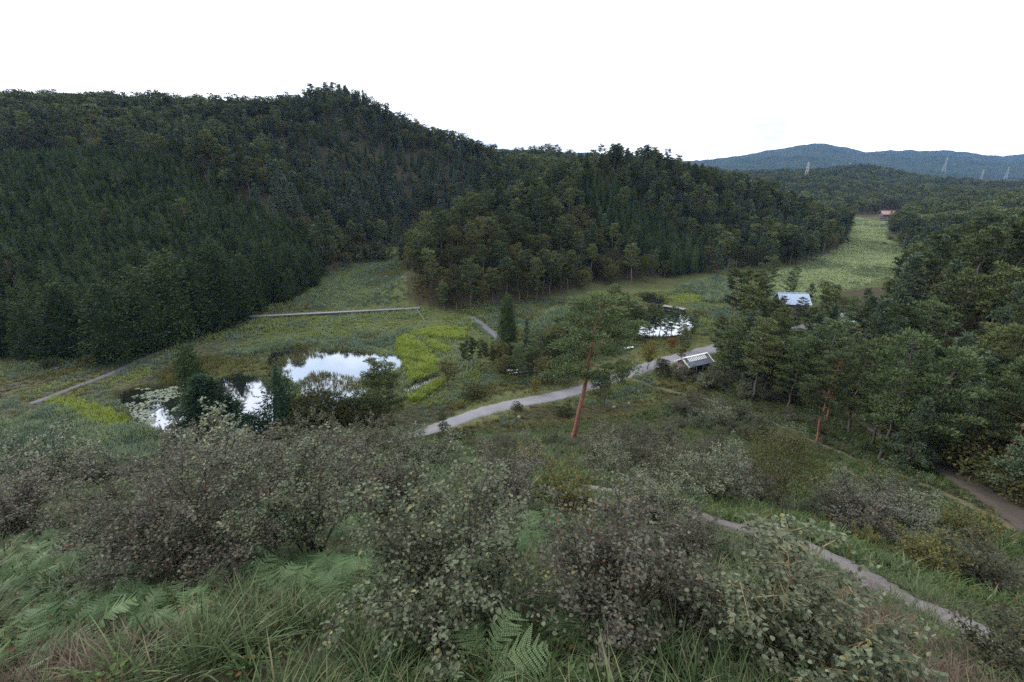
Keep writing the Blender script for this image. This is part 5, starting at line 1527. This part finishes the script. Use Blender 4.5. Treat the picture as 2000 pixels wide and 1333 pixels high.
# shrub band filling the middle slope: nothing tells these apart
BANDS = {'green': ('grey green leafy shrub in the thicket', 'grey green thicket shrubs'), 'farred': ('rusty purple shrub in the thicket', 'rusty thicket shrubs'), 'dark': ('dull dark shrub in the thicket', 'dark thicket shrubs'), 'yellow': ('yellowing shrub in the thicket', 'yellow thicket shrubs')}
cnt = 0
KEEP_OPEN = ([(770, 900), (800, 840), (900, 800), (1140, 750), (1150, 800), (950, 850), (860, 900)], [(180, 900), (215, 740), (370, 740), (370, 900)], [(1070, 790), (1170, 790), (1165, 872), (1070, 872)])
for (poly, step) in (([(60, 960), (180, 905), (480, 905), (620, 905), (790, 885), (960, 868), (1120, 862), (1300, 868), (1460, 905), (1500, 950), (1400, 990), (1290, 1000), (1100, 975), (900, 960), (700, 985), (480, 1010), (200, 1010)], 2.35), ([(1300, 790), (1420, 800), (1560, 800), (1640, 850), (1560, 900), (1440, 860), (1330, 840)], 3.0), ([(1540, 1010), (1700, 985), (1900, 1080), (1980, 1180), (1820, 1110), (1640, 1040)], 2.0), ([(1280, 730), (1440, 740), (1560, 790), (1500, 800), (1380, 770)], 2.6)):
    wpoly = [hit(a, c, 3)[:2] for a, c in poly]
    P = fill(wpoly, step, .4)
    P = off_paths(P, .35)
    for x, y in P:
        if any((x - a) ** 2 + (y - c) ** 2 < (.75 * r_) ** 2 for a, c, r_ in PLACED):
            continue
        d_ = math.hypot(x, y)
        u_ = RG.uniform()
        k = 'farred' if u_ < .28 else 'dark' if u_ < .58 else 'fargreen' if u_ < .87 else 'yellow'
        if step > 2.2: k = 'dark' if u_ < .7 else 'fargreen'
        s = (.5 + .95 * RG.uniform() ** 1.6) * (1.0 if d_ < 22 else 1.1)
        key = k if k != 'fargreen' else 'green'
        tx, ty_, _ = project([[x, y, g1(x, y) + 2.1 * s]])
        if inpoly(tx, ty_, KEEP_OPEN[0])[0] or inpoly(tx, ty_, KEEP_OPEN[1])[0] or inpoly(tx, ty_, KEEP_OPEN[2])[0]:
            s *= .45
        vi = int(RG.integers(3)) if k in ('farred', 'dark') else int(RG.integers(2))
        qx = project([[x, y, g1(x, y)]])[0][0]
        ar = 'left of the many stemmed shrub' if qx < 620 else 'behind the round leaved shrub' if qx < 1080 else 'between the tall pine and the spreading tree' if qx < 1500 else 'right of the spreading tree'
        put_shrub(NS[k, vi], {'green': 'grey_shrub', 'farred': 'rusty_shrub', 'dark': 'dark_shrub', 'yellow': 'yellow_shrub'}[key], BANDS[key][0] + ' ' + ar, (x, y, g1(x, y) - .08), RG.uniform(0, 6.28), (s * RG.uniform(.75, 1.15), s * RG.uniform(.75, 1.15), s * RG.uniform(.9, 1.2)), BANDS[key][1] + ' ' + ar)
        cnt += 1
print('BAND SHRUBS', cnt)
# small spreading tree at right
TREE_J = Proto('spreading_tree', broad_tree(690, 5, 2.6, 15, 420, .11, .075, 'broad', 'bark_grey', cs=.25, flat=.6))
specimen(TREE_J, 5, 'spreading_tree', 'small spreading tree with grey forked trunk on the right of the slope', 1516, 995, 836, 1.0, .85, cat='tree')

# ------------------------------------------------------------------ ferns
def frond(seed, L=.6, pairs=17):
    rg = np.random.default_rng(seed)
    b = MB()
    u = np.linspace(0, 1, 7)
    bend = rg.uniform(.45, .8)
    def axis(s):
        return np.stack([L * s * (1 - .12 * s), np.zeros_like(s), L * (.55 * s - bend * s ** 2.1)], -1)
    b.tube(axis(u), np.linspace(.006, .002, 7), 3, 0, False)
    P, D, N, LL, WW = [], [], [], [], []
    for i in range(pairs):
        s = .16 + .82 * i / (pairs - 1)
        c = axis(np.array([s]))[0]; t_ = unit(axis(np.array([s + .02]))[0] - axis(np.array([s - .02]))[0])
        pl = L * .30 * math.sin(math.pi * min(1, .14 + .86 * (1 - (s - .16) / .84) ** .9)) ** .7 * (1.0 if s < .9 else .7) + .012
        for sd_ in (-1, 1):
            d = unit(np.array([t_[0] * .45 + rg.normal(0, .12), sd_ * 1.0, t_[2] * .45 - .22 + rg.normal(0, .16)]))
            pl = pl * rg.uniform(.8, 1.1)
            nn = unit(np.cross(d, t_) * (-sd_))
            nn = nn if nn[2] > 0 else -nn
            k = max(3, int(pl / .016))
            for q in range(k):
                w = (q + .5) / k
                c2 = c + d * pl * w
                ln = min(.017, pl * .2) * (1 - w) ** .5 + .004
                for s2 in (-1, 1):
                    P.append(c2); D.append(unit(np.cross(nn, d) * s2 + d * .55)); N.append(nn); LL.append(ln); WW.append(min(.016, pl / k * .95))
    b.leaves(np.array(P), np.array(D), np.array(N), np.array(LL), np.array(WW), 0, 0, .4)
    return b.mesh('frond', [M['fern']])
FR = [frond(700 + i, .66, 12 + i) for i in range(4)]
def fern(label, loc, s, group, nf):
    o = thing('fern', label, 'fern', loc, RG.uniform(0, 6.28), s, group)
    for i in range(nf):
        a = i * 6.283 / nf + RG.normal(0, .25)
        obj('frond', FR[int(RG.integers(4))], o, (0, 0, 0), rot=(RG.normal(0, .12), RG.uniform(-.7, -.1), a), scale=RG.uniform(.75, 1.15))
FP = []
for (poly, step, lab, grp) in (
    ([(440, 1040), (520, 1000), (640, 990), (720, 1010), (700, 1060), (560, 1075), (450, 1090)], .36, 'pale fern in the bank under the many stemmed shrub', 'ferns under the many stemmed shrub'),
    ([(0, 1060), (140, 1050), (240, 1080), (330, 1130), (250, 1160), (60, 1160)], .38, 'fern in the patch below the left hand shrubs', 'ferns below the left hand shrubs'),
    ([(400, 1120), (560, 1100), (720, 1110), (700, 1180), (560, 1190), (430, 1170)], .36, 'green fern between grass tufts in front of the shrubs', 'ferns in front of the shrubs'),
    ([(0, 1185), (200, 1160), (420, 1185), (400, 1255), (150, 1290), (0, 1285)], .5, 'fern scattered through the grass at lower left', 'ferns in the grass at lower left'),
    ([(980, 1050), (1080, 1030), (1060, 1110), (990, 1120)], .5, 'fern in the gap between the two big shrubs', 'ferns between the big shrubs'),
):
    P = fill([spot(a, c)[:2] for a, c in poly], step, .45)
    for x, y in P:
        fern(lab, (x, y, g1(x, y) - .02), RG.uniform(.7, 1.15), grp, int(RG.integers(5, 8)))
    FP.append([spot(a, c)[:2] for a, c in poly])
for (a, c, s, lb) in ((800, 1310, .8, 'bright fern at the bottom edge left of centre'), (945, 1320, .9, 'large fern at the bottom edge near the middle'), (1160, 1290, .9, 'yellow green fern near the bottom right of the middle'), (1345, 1305, .9, 'fern under the pale twig shrub at the bottom'), (30, 1320, .9, 'dark fern in the bottom left corner'), (680, 1150, .8, 'fern beside the base of the round leaved shrub'), (930, 1140, .7, 'small fern under the round leaved shrub'), (1300, 1230, .7, 'fern at the foot of the purplish shrub'), (1420, 1255, .8, 'fern left of the pale twig shrub base'), (300, 1260, .8, 'fern among long grass at lower left')):
    q = spot(a, c)
    fern(lb, (q[0], q[1], q[2] - .02), s * 1.15, None, 8)

# ------------------------------------------------------------------ grass and herbs at the front
GT = [tuft(720 + i, 34, .48, .13, .85, .012, 'grass', 5) for i in range(5)] + [tuft(728 + i, 30, .40, .16, 1.0, .010, 'drygrass', 5) for i in range(3)]
fg = fill([(-13, 1.2), (13, 1.2), (16, 7), (12, 12), (4, 13.5), (-8, 13.5), (-20, 14), (-26, 16), (-16, 6)], .24)
fg = off_paths(fg, .05)
for q in FP:
    inn = inpoly(fg[:, 0], fg[:, 1], q)
    fg = fg[~inn | (RG.uniform(0, 1, len(fg)) < .18)]
dens = fbm(fg[:, 0] / 1.3, fg[:, 1] / 1.3, 21, 3)
near_ = np.hypot(fg[:, 0], fg[:, 1]) < 6.5
fg = fg[(dens > .40) | (near_ & (dens > .33))]
sow('long_grass', fg, GT, .6, 1.35, 'long arching grass over the near slope', clump=1.6, seed=33, pick=lambda g, n: np.where(g + RG.normal(0, .08, n) < .42, RG.integers(5, 8, n), RG.integers(0, 5, n)))
def herb(seed, n=16, r=.16, h=.18, l=.05):
    rg = np.random.default_rng(seed); b = MB()
    a = rg.uniform(0, 6.28, n); q = r * np.sqrt(rg.uniform(0, 1, n))
    P = np.stack([np.cos(a) * q, np.sin(a) * q, h * rg.uniform(.2, 1, n)], 1)
    D = np.stack([np.cos(a), np.sin(a), rg.normal(0, .3, n)], 1)
    b.ovate(P, D, unit(rg.normal(0, .3, (n, 3)) + np.array([0, 0, 1])), l * rg.uniform(.6, 1.3, n), l * .6)
    for i in range(0, n, 3):
        b.tube([[0, 0, -.02], P[i]], .003, 3, 0, False)
    return b.mesh('herb', [M['herb']])
HB = [herb(740 + i, 16 + 4 * i) for i in range(4)]
hb = fill([(-14, 1.2), (14, 1.2), (18, 7), (24, 14), (14, 22), (0, 24), (-14, 22), (-28, 20), (-18, 6)], .30)
hb = off_paths(hb, .0)
hb = hb[fbm(hb[:, 0] / .9, hb[:, 1] / .9, 71, 3) > .44]
sow('herbs', hb, HB, .7, 1.5, 'low leafy herbs covering the ground between the shrubs', 'herbs', clump=2)
# slope ferns and grass farther down between shrubs
mg = fill([(-26, 14), (-10, 12.5), (6, 12.5), (18, 10), (34, 10), (34, 30), (10, 30), (-10, 30), (-34, 28)], .5)
sow('slope_herbs', off_paths(mg, .1), TF['slope'], .7, 1.3, 'rough grass and weeds between the thicket shrubs', clump=3)
# dead sticks on the ground
st_ = MB()
for i in range(70):
    x = RG.uniform(-6, 7); y = RG.uniform(2, 9); a = RG.uniform(0, 6.28); l = RG.uniform(.3, .9)
    e = np.array([x + math.cos(a) * l, y + math.sin(a) * l])
    st_.tube([[x, y, g1(x, y) + .05], [e[0], e[1], g1(e[0], e[1]) + RG.uniform(.03, .16)]], [.008, .004], 4, 0, False)
tag(obj('dead_twigs', st_.mesh('dead_twigs', [M['twig']])), 'dead twigs scattered in the grass of the near slope', 'twigs', None, 'stuff')
# loose gravel on the footpath
gv = MB()
idx = np.arange(len(GRAVEL))
for i in range(5200):
    k = RG.uniform(0, len(GRAVEL) - 1.001); q = GRAVEL[int(k)] + (GRAVEL[int(k) + 1] - GRAVEL[int(k)]) * (k - int(k)) + RG.normal(0, .33, 2)
    r_ = RG.uniform(.014, .042)
    gv.add(np.array([[1, 0, 0], [-1, 0, 0], [0, 1, 0], [0, -1, 0], [0, 0, .8]]) * r_ * RG.uniform(.7, 1.3, (5, 3)) + np.array([q[0], q[1], 0]), [[0, 2, 4], [2, 1, 4], [1, 3, 4], [3, 0, 4]])
V = np.concatenate(gv.v); zz_ = ground(V[:, 0], V[:, 1])
k = 0
for i, v_ in enumerate(gv.v):
    v_[:, 2] += zz_[k:k + 5].mean() + .085; k += 5
tag(obj('loose_gravel', gv.mesh('loose_gravel', [M['gravel']])), 'loose gravel stones strewn on the footpath', 'gravel', None, 'stuff')

# ------------------------------------------------------------------ air
b = MB(); b.box((1500, 2600, 330), (13000, 9000, 664))
hz = b.mesh('haze', [])
m = bpy.data.materials.new('blue_air'); m.use_nodes = True
m.node_tree.nodes.clear()
mo = m.node_tree.nodes.new('ShaderNodeOutputMaterial'); pv = m.node_tree.nodes.new('ShaderNodeVolumePrincipled')
pv.inputs['Color'].default_value = (.24, .45, 1.0, 1)
pv.inputs['Density'].default_value = .000065
m.node_tree.links.new(pv.outputs[0], mo.inputs['Volume'])
hz.materials.append(m)
tag(obj('haze', hz), 'thin blue haze of the air over the valley', 'haze', None, 'stuff')
